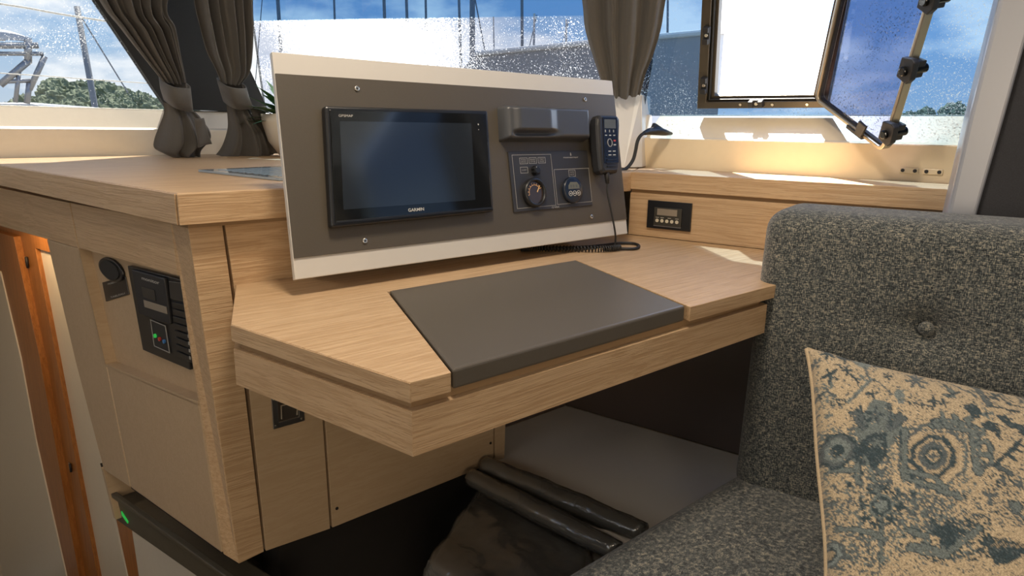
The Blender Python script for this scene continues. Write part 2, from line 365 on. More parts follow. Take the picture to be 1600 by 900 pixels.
def pane_old(G, L_, name, m, holes=None):
    mb = MB()
    if not holes:
        mb.slab([G(-.02, 0), G(L_ + .02, 0), G(L_ + .02, HG), G(-.02, HG)], (G(0, 0, .006) - G(0, 0, 0)))
    else:
        (s0, h0), (s1, h1), (s2, h2), (s3, h3) = holes
        o = [G(-.02, 0), G(L_, 0), G(L_, HG), G(-.02, HG)]; i_ = [G(s0, h0), G(s1, h1), G(s2, h2), G(s3, h3)]
        mb.frame(o, i_, (G(0, 0, .006) - G(0, 0, 0)))
    return struct(mb.build(name, m))
pane(GA, [(-.02, 0), (AB0, 0), (AB1, HG), (-.02, HG)], 'window_1', gA)
pane(GB, [(BA0, 0), edge_s(GB, (1006, 178), (1036, 5), 0), edge_s(GB, (1006, 178), (1036, 5), HG), (BA1, HG)], 'window_2', gB)
# right pane with the opening light: corners measured on the raked pane
OP = [(.124, .052), (.405, .050), (.520, .60), (.270, .60)]      # inner opening, bottom-left, bottom-right, top-right, top-left
fr_out = [(.090, .014), (.440, .016), (.560, .65), (.226, .65)]
def opening():
    def q(px, py): return invG(GC, 0, px, py)
    a, b = q(1117, 149), q(1125, 0); c, d = q(1272, 147), q(1304, 0)
    def ext(p, r, h): t = (h - p[1]) / (r[1] - p[1]); return (p[0] + (r[0] - p[0]) * t, h)
    H = .42
    inner = [a, c, ext(c, d, H), ext(a, b, H)]
    e, f = q(1093, 166), q(1101, 0); g = (c[0] + .030, e[1]); k = (ext(c, d, H)[0] + .03, H + .03)
    outer = [e, g, k, ext(e, f, H + .03)]
    return inner, outer
INN, OUT = opening()
def pane_c():
    s0 = 1.25
    mb = MB(); th = GC(0, 0, .006) - GC(0, 0, 0)
    mb.frame([GC(*edge_s(GC, (992, 178), (1018, 5), 0)), GC(s0, 0), GC(s0, HG), GC(*edge_s(GC, (992, 178), (1018, 5), HG))], [GC(*p) for p in OUT], th)
    mb.slab([GC(s0, 0), GC(LC, 0), GC(LC, .70), GC(s0, .70)], th); struct(mb.build('window_3', gC))
    mb = MB(); mb.slab([GC(s0, .70), GC(LC, .70), GC(LC, HG), GC(s0, HG)], th); struct(mb.build('reflection_strip', glass('clear_glass', (.85, .88, .9), 1.5)))  # unseen clear strip, added so the chartplotter screen reflects sky
pane_c()

# ceiling, header walls, aft shell, floor
mb = MB()
hA0, hA1, hB1, hC1 = GA(0, HG), GA(LA, HG), GB(LB, HG), GC(LC, HG)
zc = hA0.z
room = [V((hA0.x, hA0.y, zc)), V((.93, 2.0, zc)), V((1.10, 1.10, zc)), V((hC1.x, hC1.y, zc)), V((1.5, -2.6, zc)), V((-1.95, -2.6, zc)), V((-1.95, 1.7, zc))]
room[1] = V(((hA1.x + GB(0, HG).x) / 2, (hA1.y + GB(0, HG).y) / 2, zc)); room[2] = V(((hB1.x + GC(0, HG).x) / 2, (hB1.y + GC(0, HG).y) / 2, zc))
big = [p + (p - V((0, 0, zc))).normalized() * .35 for p in room]
mb.slab([V((p.x, p.y, zc + .005)) for p in big], (0, 0, .08)); struct(mb.build('ceiling', M_ceil))
def plain_wall(a, b, name, m=M_cream, z0=0., z1=None, t=.05, side=1):
    a = V(a); b = V(b); d = (b - a).normalized(); n = V((d.y, -d.x, 0)) * t * side
    mb = MB(); mb.slab([a + V((0, 0, z0)), b + V((0, 0, z0)), b + V((0, 0, z1 or zc)), a + V((0, 0, z1 or zc))], n)
    return struct(mb.build(name, m))
plain_wall((-1.95, -2.6, 0), (1.8, -2.6, 0), 'wall_aft')
plain_wall((-1.97, 2.0, 0), (-1.97, -2.6, 0), 'wall_port')
plain_wall((1.74, -1.05, 0), (1.74, -2.6, 0), 'wall_aft_right')
mb = MB(); mb.slab([(-2, -2.6, -.05), (1.9, -2.6, -.05), (1.9, 2.2, -.05), (.42, 2.2, -.05), (.42, .70, -.05), (-2, .70, -.05)], (0, 0, .05)); struct(mb.build('floor', M_floor))
mb = MB(); mb.slab([(-2, .6, -1.2), (1.4, .6, -1.2), (1.4, 3.7, -1.2), (-2, 3.7, -1.2)], (0, 0, .05)); struct(mb.build('floor_lower', M_floor))

mb = MB(); mb.slab([(-1.95, 1.98, .79), (1.3, 2.42, .79), (1.3, 3.6, .79), (-1.95, 3.6, .79)], (0, 0, .02)); struct(mb.build('ceiling_stairwell', M_cream))
plain_wall((-1.95, 3.6, 0), (1.3, 3.6, 0), 'wall_stairwell_end', M_cream, -1.2, .80)
plain_wall((1.3, 2.3, 0), (1.3, 3.6, 0), 'wall_stairwell_side', M_cream, -1.2, .80)
plain_wall((-1.97, 3.6, 0), (-1.97, 1.9, 0), 'wall_stairwell_port', M_cream, -1.2, .80)
plain_wall((-1.97, .70, 0), (.42, .70, 0), 'wall_stairwell_riser', M_brown, -1.2, -.05)
plain_wall((-1.97, 2.0, 0), (-1.97, .6, 0), 'wall_stairwell_flank', M_cream, -1.2, 0)
plain_wall((.42, .70, 0), (.42, 2.25, 0), 'wall_stairwell_starboard', M_brown, -1.2, -.05)
# window posts: dark cloth-covered post at the left corner
nA = inA * .012
def onA(px, py, off=.012):
    p0 = GA(0, 0, off); return hit(px, py, p0, (GA(1, 0) - GA(0, 0)).cross(GA(0, 1) - GA(0, 0)))
L_edge = [(148, 0), (209, 91), (240, 138), (262, 170)]; R_edge = [(421, 177), (408, 147), (392, 112), (342, 0)]
top = [onA(px, py) for px, py in ((148, 0), (342, 0))]
def extend(p, q, k): return p + (p - q) * k
pl = [onA(*p) for p in L_edge]; pr = [onA(*p) for p in R_edge]
pts = [extend(pl[0], pl[1], 1.6)] + pl + pr + [extend(pr[-1], pr[-2], 1.3)]
mb = MB(); mb.slab(pts, inA * -.02); struct(mb.build('trim_1', M_post))

# white boxed corner behind the console where front and right walls meet
def onC(px, py, off=0.): return hit(px, py, PB1 + inC * off, inC)
t0, t1, t2 = V((1.385, 1.245, 1.068)), hit(994, 148, (1.44, 1.16, 0), (.75, .66, 0)), hit(1003, 147, (1.455, 1.13, 0), (.75, .66, 0))
b1 = hit(975, 262, (1.36, 1.10, 0), (.75, .66, 0)); b2 = hit(1003, 267, (1.42, 1.09, 0), (.75, .66, 0)); b2.z = b1.z = .887
b15 = hit(990, 250, (1.41, 1.10, 0), (.75, .66, 0))
mb = MB()
_e = V((-.80, .60, 0)); _n = (t1 - b1).cross(_e); lft_t = hit(930, 146, b1, _n); lft_b = lft_t + (b1 - t1)
bk = V((.10, .05, 0))
topz = t1.z
vs = [lft_b, b1, b2, b2 + bk, lft_b + bk, lft_t, t1, t2, t2 + bk, lft_t + bk]
for q in vs[5:]: q.z = topz
mb.add(vs, [(0, 1, 2, 3, 4), (9, 8, 7, 6, 5), (0, 5, 6, 1), (1, 6, 7, 2), (2, 7, 8, 3), (3, 8, 9, 4), (4, 9, 5, 0)])
struct(mb.build('trim_2', M_white, None, .002))

# ------------------------------------------------------------------ opening window frame and its swung sash
def gc(p, off): return GC(p[0], p[1], off)
t = thing('window_frame', gc(OUT[0], 0), 'dark metal frame around the bright open window in the right wall', 'window frame')
dn = GC(0, 0, 1) - GC(0, 0, 0)
mid = [tuple(INN[i][k] * .62 + OUT[i][k] * .38 for k in (0, 1)) for i in range(4)]
MB().frame([gc(p, -.014) for p in OUT], [gc(p, -.014) for p in mid], dn * .030).build('outer_frame', M_gun, t, .002)
MB().frame([gc(p, -.016) for p in mid], [gc(p, -.016) for p in INN], dn * .020).build('inner_frame', M_gun, t, .0015)
mb = MB()
mid2 = [tuple(INN[i][k] * .80 + OUT[i][k] * .20 for k in (0, 1)) for i in range(4)]
mid3 = [tuple(INN[i][k] * .70 + OUT[i][k] * .30 for k in (0, 1)) for i in range(4)]
mb.frame([gc(p, .004) for p in mid3], [gc(p, .004) for p in mid2], dn * .008); mb.build('rubber_seal', M_rub, t, .001)
def catch(s, h, along, up, ws, hs, parent):
    c = V((s, h, 0))
    def q(a, b, o): return GC(s + along[0] * a + up[0] * b, h + along[1] * a + up[1] * b, o)
    mb = MB(); mb.slab([q(-ws, -hs, .016), q(ws, -hs, .016), q(ws, hs, .016), q(-ws, hs, .016)], dn * .007)
    mb.slab([q(-ws, -hs * .9, .023), q(-ws * .35, -hs * .9, .023), q(-ws * .35, hs * .9, .023), q(-ws, hs * .9, .023)], dn * .008)
    mb.slab([q(ws * .35, -hs * .9, .023), q(ws, -hs * .9, .023), q(ws, hs * .9, .023), q(ws * .35, hs * .9, .023)], dn * .008)
    k = mb.build('catch', M_blackm, parent, .0012)
    mb = MB(); disk(mb, q(0, 0, .022), dn, GC(1, 0) - GC(0, 0), .0042, .003, 16); mb.build('screw', M_screw, k, .0006)
def mids(i, j, f, w=.5):
    a = [OUT[i][k] * (1 - w) + INN[i][k] * w for k in (0, 1)]; b = [OUT[j][k] * (1 - w) + INN[j][k] * w for k in (0, 1)]
    return a[0] + (b[0] - a[0]) * f, a[1] + (b[1] - a[1]) * f
s_, h_ = invG(GC, 0, 1187, 156); catch(s_, h_, (1, 0), (0, 1), .017, .0085, t)
ll = (INN[3][0] - INN[0][0], INN[3][1] - INN[0][1]); q_ = math.hypot(*ll); ll = (ll[0] / q_, ll[1] / q_)
for px, py in ((1106, 128), (1110, 50)):
    s_, h_ = invG(GC, 0, px, py); catch(s_, h_, ll, (-ll[1], ll[0]), .020, .0075, t)
for px, py in ((1161, 159), (1211, 159), (1265, 158.5)):
    s_, h_ = invG(GC, 0, px, py); mb = MB(); disk(mb, GC(s_, h_, .016), dn, GC(1, 0) - GC(0, 0), .0032, .0022, 12); mb.build('screw', M_screw, t)

P_ = gc(((INN[1][0] + OUT[1][0]) / 2 - .002, INN[1][1] - .006), .018)
Hn = (gc(INN[2], .018) - gc(INN[1], .018)).normalized()
d = ray(1385, 238); tt = (P_ - EYE).dot(Hn) / d.dot(Hn); Q_ = EYE + d * tt
SW = (Q_ - P_); SL = .44
sash = thing('window_sash', P_, 'glazed window sash with rounded metal rim swung open into the cabin', 'window sash')
sn = SW.cross(Hn).normalized(); su = SW.normalized(); W_ = SW.length
def SP(a, b, o=0.): return P_ + su * a + Hn * b + sn * o
def rounded(a0, b0, a1, b1, r, n=6):
    pts = []
    for (cx, cy, st) in ((a1 - r, b0 + r, -90), (a1 - r, b1 - r, 0), (a0 + r, b1 - r, 90), (a0 + r, b0 + r, 180)):
        for i in range(n + 1):
            an = math.radians(st + 90 * i / n); pts.append((cx + r * math.cos(an), cy + r * math.sin(an)))
    return pts
ro = rounded(0, 0, W_, SL, .018); ri = rounded(.008, .008, W_ - .008, SL - .008, .012)
MB().frame([SP(*p, -.009) for p in ro], [SP(*p, -.009) for p in ri], sn * .018).build('rim', M_sashmetal, sash, .002, smooth=False)
ri2 = rounded(.0085, .0085, W_ - .0085, SL - .0085, .011); ri3 = rounded(.011, .011, W_ - .011, SL - .011, .010)
MB().frame([SP(*p, -.004) for p in ri2], [SP(*p, -.004) for p in ri3], sn * .008).build('gasket', M_rub, sash)
gS = glass('dewy_sash_glass', (.80, .77, .86), .80, whiteness=.12)
MB().slab([SP(*p, -.0025) for p in rounded(.010, .010, W_ - .010, SL - .010, .01)], sn * .005).build('pane', gS, sash)
def latch(b, k=1.0):
    mb = MB()
    f = lambda a, bb, o: SP(W_ + a, b + bb, o)
    prof = [(-.010, -.019), (.018, -.023), (.026, -.012), (.024, .019), (.014, .023), (-.010, .017)]
    mb.slab([f(x * k, y * k, .009) for x, y in prof], sn * .012)
    mb.slab([f(x * k, y * k, -.014) for x, y in [(-.006, -.015), (.014, -.017), (.014, .015), (-.006, .013)]], sn * .024)
    l = mb.build('latch', M_blackm, sash, .002)
    mb = MB(); disk(mb, f(.008 * k, -.002, -.021), sn, su, .0085 * k, .049, 20); mb.build('knob', M_glassb, l, .002)
def fB(px, py):
    q = hit(px, py, P_, sn) - P_; return q.dot(Hn)
for px, py in ((1409, 212), (1447, 116), (1492, 8)): latch(fB(px, py))
mb = MB(); b0 = .0
mb.slab([SP(W_ * .52, -.004, -.010), SP(W_ * .74, -.004, -.010), SP(W_ * .74, .004, -.010), SP(W_ * .52, .004, -.010)], sn * .022)
mb.slab([SP(W_ * .66, .002, .010), SP(W_ * .74, .002, .010), SP(W_ * .80, .034, .016), SP(W_ * .70, .036, .016)], sn * .006)
mb.build('sash_handle', M_blackm, sash, .0015)
for f in (.2, .45, .75): MB().tube([SP(-.002, SL * f - .012, -.004), SP(-.002, SL * f + .012, -.004)], .005, 10).build('hinge', M_screw, sash, smooth=True)

# ------------------------------------------------------------------ worktop on the left cabinets
SD, SN = V((-.139, .99, 0)).normalized(), V((.99, .139, 0)).normalized(); SC0 = V((.315, 1.041, 0))
def onS(px, py, off=0.): return hit(px, py, SC0 + SN * off, SN)
ZT = .885
K = V((.284, 1.022, 0)); _w = PA0 + inA * .004; _d = (PA1 - PA0).normalized(); _n = V((_d.y, -_d.x, 0)); KL = K + SD * ((_w - K).dot(_n) / SD.dot(_n))
inner = V((1.262, 1.010, 0))
wt = [K, V((1.262, 1.010, 0)), V((1.405, 1.125, 0)), PB1 + V((-.004, .0, 0)) - V((.02, -.02, 0)), PA1 + inA * .004 + inB * .01, PA0 + inA * .004 + V((1.1, 0.162, 0)), KL]
wt = [K, inner, PB1 + V((-.006, .004, 0)), PA1 + (inA + inB) * .004, KL]
mb = MB(); mb.slab([V((p.x, p.y, ZT - .044)) for p in wt], (0, 0, .044))
wk = tag(mb.build('worktop', [M_wx], None, .0015), 'long oak worktop over the left cabinets running under the curtains', 'worktop')
# front edges get their own grain direction through a thin edging part
e0, e1 = K - V((.0015, 0, 0)), KL
ed = MB(); ed.slab([e0 + V((0, 0, ZT - .0445)), e1 + V((0, 0, ZT - .0445)), e1 + V((0, 0, ZT - .001)), e0 + V((0, 0, ZT - .001))], -SN * .0025); ed.build('edge_band', M_wy, wk, .0006)
ed = MB(); ed.box((K.x - .002, 1.016, ZT - .0445), (1.262, 1.021, ZT - .001)); ed.build('edge_band', M_wx, wk, .0006)
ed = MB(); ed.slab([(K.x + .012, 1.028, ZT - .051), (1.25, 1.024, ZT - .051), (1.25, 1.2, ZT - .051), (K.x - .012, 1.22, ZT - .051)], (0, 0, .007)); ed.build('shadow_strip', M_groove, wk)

# ------------------------------------------------------------------ left cabinet: side face with niche, front face over and under the desk
YF = 1.041
cab = thing('cabinet', (.33, 1.041, .27), 'tall oak cabinet left of the desk with an open niche and recessed door pull', 'cabinet')
def side(poly, th=.018, off=0.): mb = MB(); mb.slab([onS(px, py, off) for px, py in poly], SN * th); return mb
Z1 = ZT - .044
def sidez(px, py, z):        # same plane but clipped to a level
    return onS(px, py)
side([(109.5, 317), (266.6, 347), (278.4, 431), (123, 388)]).build('upper_panel', M_wy, cab, .0018)
mb = MB(); mb.slab([onS(268, 347), aty(293, 350, 1.041), aty(373, 881, 1.041), onS(348.5, 866), onS(314, 645), onS(309, 628), onS(280, 431.5)], SN * .017); mb.build('corner_post', M_wy, cab, .0016)
side([(73, 374), (123, 388.5), (142, 470), (165, 569), (203.5, 761.5), (162, 734), (118, 565)]).build('side_post', M_wsm, cab, .0018)
side([(166.3, 570.5), (308.3, 629.5), (312.6, 646), (346.6, 864), (205.0, 762.3)]).build('lower_door', M_wsm, cab, .0022)
# niche: back board and returns
side([(205, 763), (168, 572), (309, 630), (346, 864)], .004, .0185).build('joint_board', M_dark, cab)
side([(112, 320), (266, 349), (278, 428), (126, 386)], .004, .0185).build('joint_board', M_dark, cab)
side([(115, 370), (330, 415), (345, 660), (160, 590)], .010, .0205).build('niche_back', M_wsm, cab)
nb = MB(); a_, b_ = onS(123, 388), onS(165, 569); nb.slab([a_, b_, b_ + SN * .0205, a_ + SN * .0205], SD * .006); nb.build('niche_side', M_wsm, cab)
nb = MB(); a_, b_ = onS(165, 569), onS(309, 628); nb.slab([a_, b_, b_ + SN * .0205, a_ + SN * .0205], (0, 0, -.006)); nb.build('niche_floor', M_wsm, cab)
# front face: corner strip, fixed panel above desk, door with pull, panel, end strip
def fr(px, py): return aty(px, py, YF)
mb = MB(); mb.slab([fr(293, 350), fr(347, 349), fr(364, 472), fr(382, 603), fr(412.5, 862), fr(373, 881)], (0, .018, 0)); mb.build('front_stile', M_wx, cab, .0008)
za, xr = Z1, 1.20
mb = MB(); mb.slab([fr(351, 349), V((1.24, YF, Z1)), V((1.24, YF, .70)), fr(372, 492)], (0, .018, 0)); mb.build('back_panel', M_wx, cab, .0008)
tB, bB = fr(386, 603), fr(415.5, 861)
mb = MB(); mb.slab([V((tB.x, YF, .70)), V((.487, YF, .70)), fr(516, 826), bB], (0, .018, 0)); dr = mb.build('door', M_wsm, cab, .0008)
hs = [fr(423, 624), fr(475, 640), fr(475, 660), fr(427, 671)]
x0, x1, z0, z1 = .402, .457, .489, .545
mb = MB(); mb.frame([V(p) for p in ((x0, YF - .002, z0), (x1, YF - .002, z0), (x1, YF - .002, z1), (x0, YF - .002, z1))], [V(p) for p in ((x0 + .010, YF - .002, z0 + .010), (x1 - .010, YF - .002, z0 + .010), (x1 - .010, YF - .002, z1 - .010), (x0 + .010, YF - .002, z1 - .010))], (0, .003, 0))
mb.box((x0 + .010, YF - .0005, z0 + .010), (x1 - .010, YF + .001, z1 - .010), 1)
pu = mb.build('door_pull', [M_steel, mat('pull_recess', (.10, .085, .07), .4, metal=.6)], dr, .0008); lab(pu, 'recessed metal flush pull')
mb = MB()
for sx, sz in ((x0 + .005, z0 + .005), (x1 - .005, z0 + .005), (x0 + .005, z1 - .005), (x1 - .005, z1 - .005)): disk(mb, (sx, YF - .002, sz), (0, -1, 0), (1, 0, 0), .002, .001, 10)
mb.tube([(x0 + .014, YF - .004, z0 + .016), (x0 + .014, YF - .006, z1 - .016), (x1 - .014, YF - .006, z1 - .016), (x1 - .014, YF - .004, z0 + .016)], .0018, 8)
mb.build('pull_ring', M_screw, pu)
mb = MB(); mb.slab([V((.491, YF, .70)), V((.876, YF, .70)), fr(771, 723), fr(519.5, 824.5)], (0, .018, 0)); lp = mb.build('lower_panel', M_wsm, cab, .0008)
for px, py in ((526, 794), (766, 692)): mb = MB(); disk(mb, fr(px, py) - V((0, .0008, 0)), (0, -1, 0), (1, 0, 0), .003, .001, 12); mb.build('screw_hole', M_dark, lp)
mb = MB(); mb.slab([V((.880, YF, .70)), V((.921, YF, .70)), fr(788, 722) + V((.0, 0, 0)), fr(773.5, 724)], (0, .018, 0)); mb.build('end_strip', M_wsm, cab, .0008)
# carcass behind the faces (dark inside, seen only through the joints) and right cheek
cz = .285
mb = MB(); mb.slab([(.372, 1.0605, cz), (.915, 1.0605, cz), (.915, 1.55, cz), (.36, 1.55, cz)], (0, 0, Z1 - cz - .012)); mb.build('carcass', M_dark, cab)
mb = MB(); mb.box((.900, 1.0595, .27), (.921, 1.5, .70)); mb.build('cheek', M_wsm, cab)
# equipment in the niche: all on the niche back plane
def onN(px, py, off=.020): return onS(px, py, off)
def niche_box(poly, th, name, m, parent, base=.0202):
    mb = MB(); mb.slab([onN(px, py, base) for px, py in poly], -SN * th); return mb.build(name, m, parent, .0015)
sp = thing('speaker', onN(177, 421), 'small round black speaker at the top of the cabinet niche', 'speaker')
c = onN(177, 421, .0202); r_ = (onN(196, 425, .0202) - onN(159, 417, .0202)).length / 2
mb = MB(); disk(mb, c, -SN, SD, r_, .006, 32, ry=.0225); ring = mb.build('grille_rim', M_black, sp, .002)
mb = MB(); disk(mb, c - SN * .006, -SN, SD, r_ * .78, .002, 28, ry=.0175); mb.build('grille', M_rub, sp)
pn = thing('label_plate', onN(180, 455), 'black square name plate below the round niche speaker', 'plate')
lpq = [(161, 441), (197, 431), (203, 460), (167, 471)]
niche_box(lpq, .002, 'plate', M_black, pn)
def quadmap(poly, base):
    a, b, c2, d2 = [onN(px, py, base) for px, py in poly]     # TL TR BR BL
    def P(u, v):  # u,v in 0..1 from top left
        return (a * (1 - u) + b * u) * (1 - v) + (d2 * (1 - u) + c2 * u) * v
    return P
Pm = quadmap(lpq, .0178)
def on_quad(P, cu, cv, wu, wv):
    def f(x, y): return P(cu + x * wu, cv - y * wv)
    return f
text_mesh('MONITORING', 1, on_quad(Pm, .5, .16, .62, 1), 'lettering', M_text, pn, height=.09)
text_mesh('TABLEAU', 1, on_quad(Pm, .5, .86, .62, 1), 'lettering', M_text, pn, height=.09)
un = thing('switch_unit', onN(260, 490), 'black electrical switch and monitor unit filling the right of the cabinet niche', 'switch unit')
uq = [(208, 414), (296, 436), (306, 576), (232, 545)]
niche_box(uq, .010, 'housing', M_black, un)
mq = [(211, 420), (262, 434), (271, 506), (222, 490)]
Pu = quadmap(mq, .010)
mb = MB(); mb.slab([onN(px, py, .0105) for px, py in mq], -SN * .006); mon = mb.build('monitor', M_blackm, un, .002)
Pu = quadmap(mq, .0042)
def qslab(P, u0, v0, u1, v1, name, m, parent, th=.0008):
    mb = MB(); mb.slab([P(u0, v0), P(u1, v0), P(u1, v1), P(u0, v1)], -SN * th); return mb.build(name, m, parent)
qslab(Pu, .14, .36, .55, .60, 'display', M_screen, mon); qslab(Pu, .14, .66, .86, .82, 'button_row', M_lcdw, mon)
text_mesh('monitor', 1, on_quad(Pu, .45, .17, .55, 1), 'lettering', M_text, mon, height=.07)
sq = [(235, 499), (259, 509), (266, 552), (241, 541)]
mb = MB(); mb.slab([onN(px, py, .0102) for px, py in sq], -SN * .002); sk = mb.build('socket_plate', M_blackm, un, .0008)
Ps = quadmap(sq, .0080)
mb = MB(); mb.frame([Ps(0, 0), Ps(1, 0), Ps(1, 1), Ps(0, 1)], [Ps(.03, .03), Ps(.955, .03), Ps(.955, .97), Ps(.03, .97)], -SN * .0006); mb.build('plate_line', M_line, sk)
for (u, v_), m_ in (((.22, .55), M_green), ((.5, .6), M_red), ((.78, .62), M_blue)):
    mb = MB(); disk(mb, Ps(u, v_), -SN, SD, .0035, .003, 14); mb.build('indicator', m_, sk)
rq = [(266, 436), (296, 440), (305, 573), (277, 560)]
Pr = quadmap(rq, .0102)
for i in range(8):
    v0 = .27 + i * .088
    mb = MB(); mb.slab([Pr(.10, v0), Pr(.95, v0), Pr(.95, v0 + .07), Pr(.10, v0 + .07)], -SN * .004); k = mb.build('breaker', M_black, un, .001)
    mb = MB(); Pk = quadmap(rq, .0060); mb.slab([Pk(.72, v0 + .01), Pk(.80, v0 + .01), Pk(.80, v0 + .05), Pk(.72, v0 + .05)], -SN * .0006); mb.build('marking', M_line, k)
mb = MB(); mb.slab([Pr(.0, .02), Pr(.95, .02), Pr(.95, .24), Pr(.0, .24)], -SN * .003); mb.build('cover_glass', M_screen, un, .001)

# left continuation of the cabinet line: fascia above the stairs
mb = side([(-14, 290.5), (108, 317), (122, 387.5), (73, 373.5), (-14, 349)]); tag(mb.build('fascia_panel', M_wy, None, .0008), 'oak fascia board below the worktop, over the stairs opening at far left', 'panel')
# stairs opening: orange door frame, pale linings, door
OFF = .16
def back(poly, name, m, off=OFF, th=.02): mb = MB(); mb.slab([onS(px, py, off) for px, py in poly], SN * th); return struct(mb.build(name, m, None, .001))
back([(-60, 330), (92, 368), (150, 560), (235, 960), (170, 960), (60, 500), (-60, 480)], 'wall_stair_back', M_dark, OFF + .06)
lin = back([(54, 388), (80, 392), (140, 640), (205, 930), (152, 930), (112, 690)], 'wall_stair_lining', M_cream, OFF)
dfr = back([(-40, 335), (78, 350), (80, 395), (55, 388), (88, 560), (152, 900), (160, 935), (120, 935), (40, 560), (18, 372), (-40, 360)], 'door_1', M_teak, OFF - .012)
back([(-40, 352), (21, 370), (62, 560), (128, 925), (92, 925), (56, 690), (32, 560), (0, 424), (-40, 350)], 'door_2', M_teak, OFF - .030)
back([(-80, 380), (0, 424), (32, 560), (56, 690), (110, 930), (-80, 930)], 'door_3', M_cream, OFF - .034, .03)
for (px, py, s) in ((42, 409, 1), (110, 729, .8)):
    h = thing('door_hinge', onS(px, py, OFF - .015), 'small bright metal hinge near the top of the orange stair door frame' if s == 1 else 'small metal hinge halfway down the orange stair door frame', 'hinge', 'hinges of the stair door')
    c = onS(px, py, OFF - .0145)
    mb = MB(); mb.slab([c + SD * .008 * s + V((0, 0, -.017 * s)), c - SD * .010 * s + V((0, 0, -.017 * s)), c - SD * .010 * s + V((0, 0, .017 * s)), c + SD * .008 * s + V((0, 0, .017 * s))], -SN * .003); mb.build('leaf', M_steel, h, .0006)
    mb = MB(); mb.tube([c - SD * .013 * s - SN * .003 + V((0, 0, -.017 * s)), c - SD * .013 * s - SN * .003 + V((0, 0, .017 * s))], .004 * s, 10); mb.build('knuckle', M_blackm, h, smooth=True)
    mb = MB()
    for z in (-.01, 0, .01): disk(mb, c - SN * .003 + V((0, 0, z * s)) - SD * .001, -SN, SD, .0022 * s, .0008, 10)
    mb.build('screw', M_dark, h)
# below the cabinet: recess, olive rail, lining with an orange post
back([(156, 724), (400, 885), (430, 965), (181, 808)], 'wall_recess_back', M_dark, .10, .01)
mb = MB(); mb.slab([onS(161, 733), onS(181, 812), onS(181, 812) + SN * .09, onS(161, 733) + SN * .09], SD * .012); struct(mb.build('trim_3', M_wsm))
rail = thing('rail', onS(190, 800, .02), 'olive grey rail with a small green light under the left cabinet', 'rail')
mb = MB(); mb.slab([onS(173, 771, .012), onS(360, 906, .012), onS(420, 948, .012), onS(420, 990, .012), onS(305, 900, .012), onS(180, 812, .012)], SN * .05); mb.build('beam', M_olive, rail, .004)
mb = MB(); mb.slab([onS(173, 771, .003), onS(420, 950, .003), onS(420, 956, .003), onS(173, 777, .003)], SN * .012); mb.build('beam_lip', M_olive, rail, .002)
mb = MB(); mb.slab([onS(189, 799, .010), onS(199, 815, .010), onS(199, 818, .010), onS(190, 805, .010)], SN * .003); mb.build('green_light', M_green, rail)
back([(180, 805), (206, 820), (236, 935), (208, 935)], 'door_4', M_teak, .115, .012)
back([(204, 815), (470, 1000), (470, 1060), (232, 1000)], 'wall_stair_side', M_cream, .11, .01)

# ------------------------------------------------------------------ desk
ZD = .74
desk = thing('chart_desk', (.7, .8, .66), 'angular light oak desk with a grey lift-up lid let into its top', 'desk')
A_, B_, C_ = V((.361, 1.0405, 0)), V((.2785, .832, 0)), V((.3395, .527, 0))
RW0 = V((1.262, 1.010, 0)); RD = V((.2156, -.9765, 0))
R1 = RW0 + RD * .415; R1 = V((R1.x - .001, R1.y, 0))
hFL, hFR, hBL, hBR = V((.391, .528, 0)), V((.797, .530, 0)), V((.522, .861, 0)), V((.924, .860, 0))
n1 = V((.3865, .5245, 0)); n2 = V((.5195, .864, 0)); n3 = V((.928, .863, 0)); n4 = V((.8005, .524, 0))
R0 = V((1.2600, 1.0095, 0)); R0b = V((1.255, 1.0405, 0))
top = [A_, B_, C_, n1, n2, n3, n4, V((1.033, .519, 0)), V((1.12, .575, 0)), V((R1.x, .606, 0)), R0, R0b]
tk = .0215
mb = MB(); mb.slab([V((p.x, p.y, ZD - tk)) for p in top], (0, 0, tk)); tt_ = mb.build('tabletop', M_wx, desk, .001)
# grain bands along the cut edges
mb = MB(); mb.slab([B_ + V((-.0008, 0, ZD - tk)), C_ + V((-.0008, -.0006, ZD - tk)), C_ + V((-.0008, -.0006, ZD - .0012)), B_ + V((-.0008, 0, ZD - .0012))], (.0015, 0, 0)); mb.build('edge_band', M_wy, desk)
def inset(p, dx, dy): return V((p.x + dx, p.y + dy, 0))
gr = [inset(A_, .008, 0), inset(B_, .009, -.004), inset(C_, .007, .010), V((1.015, .536, 0)), V((1.037, .592, 0)), V((R1.x - .006, .612, 0)), inset(R0, -.006, 0), R0b]
mb = MB(); mb.slab([V((p.x, p.y, .7055)) for p in gr], (0, 0, ZD - tk - .7055)); mb.build('groove_board', M_groove, desk)
ap = [inset(A_, .003, 0), inset(B_, .0015, 0), inset(C_, .0025, .001), V((1.019, .5245, 0)), V((1.042, .588, 0)), V((R1.x - .004, .608, 0)), inset(R0, -.006, 0), R0b]
api = [inset(A_, .025, 0), inset(B_, .026, .0), inset(C_, .022, .022), V((1.003, .546, 0)), V((1.025, .606, 0)), V((R1.x - .03, .63, 0)), inset(R0, -.03, -.02), inset(R0b, -.03, -.012)]
mb = MB(); mb.frame([V((p.x, p.y, .6605)) for p in ap], [V((p.x, p.y, .6605)) for p in api], (0, 0, .048)); mb.build('apron', M_wx, desk, .0015)
mb = MB(); mb.slab([inset(B_, .0006, 0) + V((0, 0, .661)), inset(C_, .0018, .001) + V((0, 0, .661)), inset(C_, .0018, .001) + V((0, 0, .7075)), inset(B_, .0006, 0) + V((0, 0, .7075))], (.0015, 0, 0)); mb.build('edge_band', M_wy, desk)
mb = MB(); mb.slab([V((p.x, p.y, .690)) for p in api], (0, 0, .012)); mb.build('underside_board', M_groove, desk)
lid = [hFL, hFR, hBR, hBL]
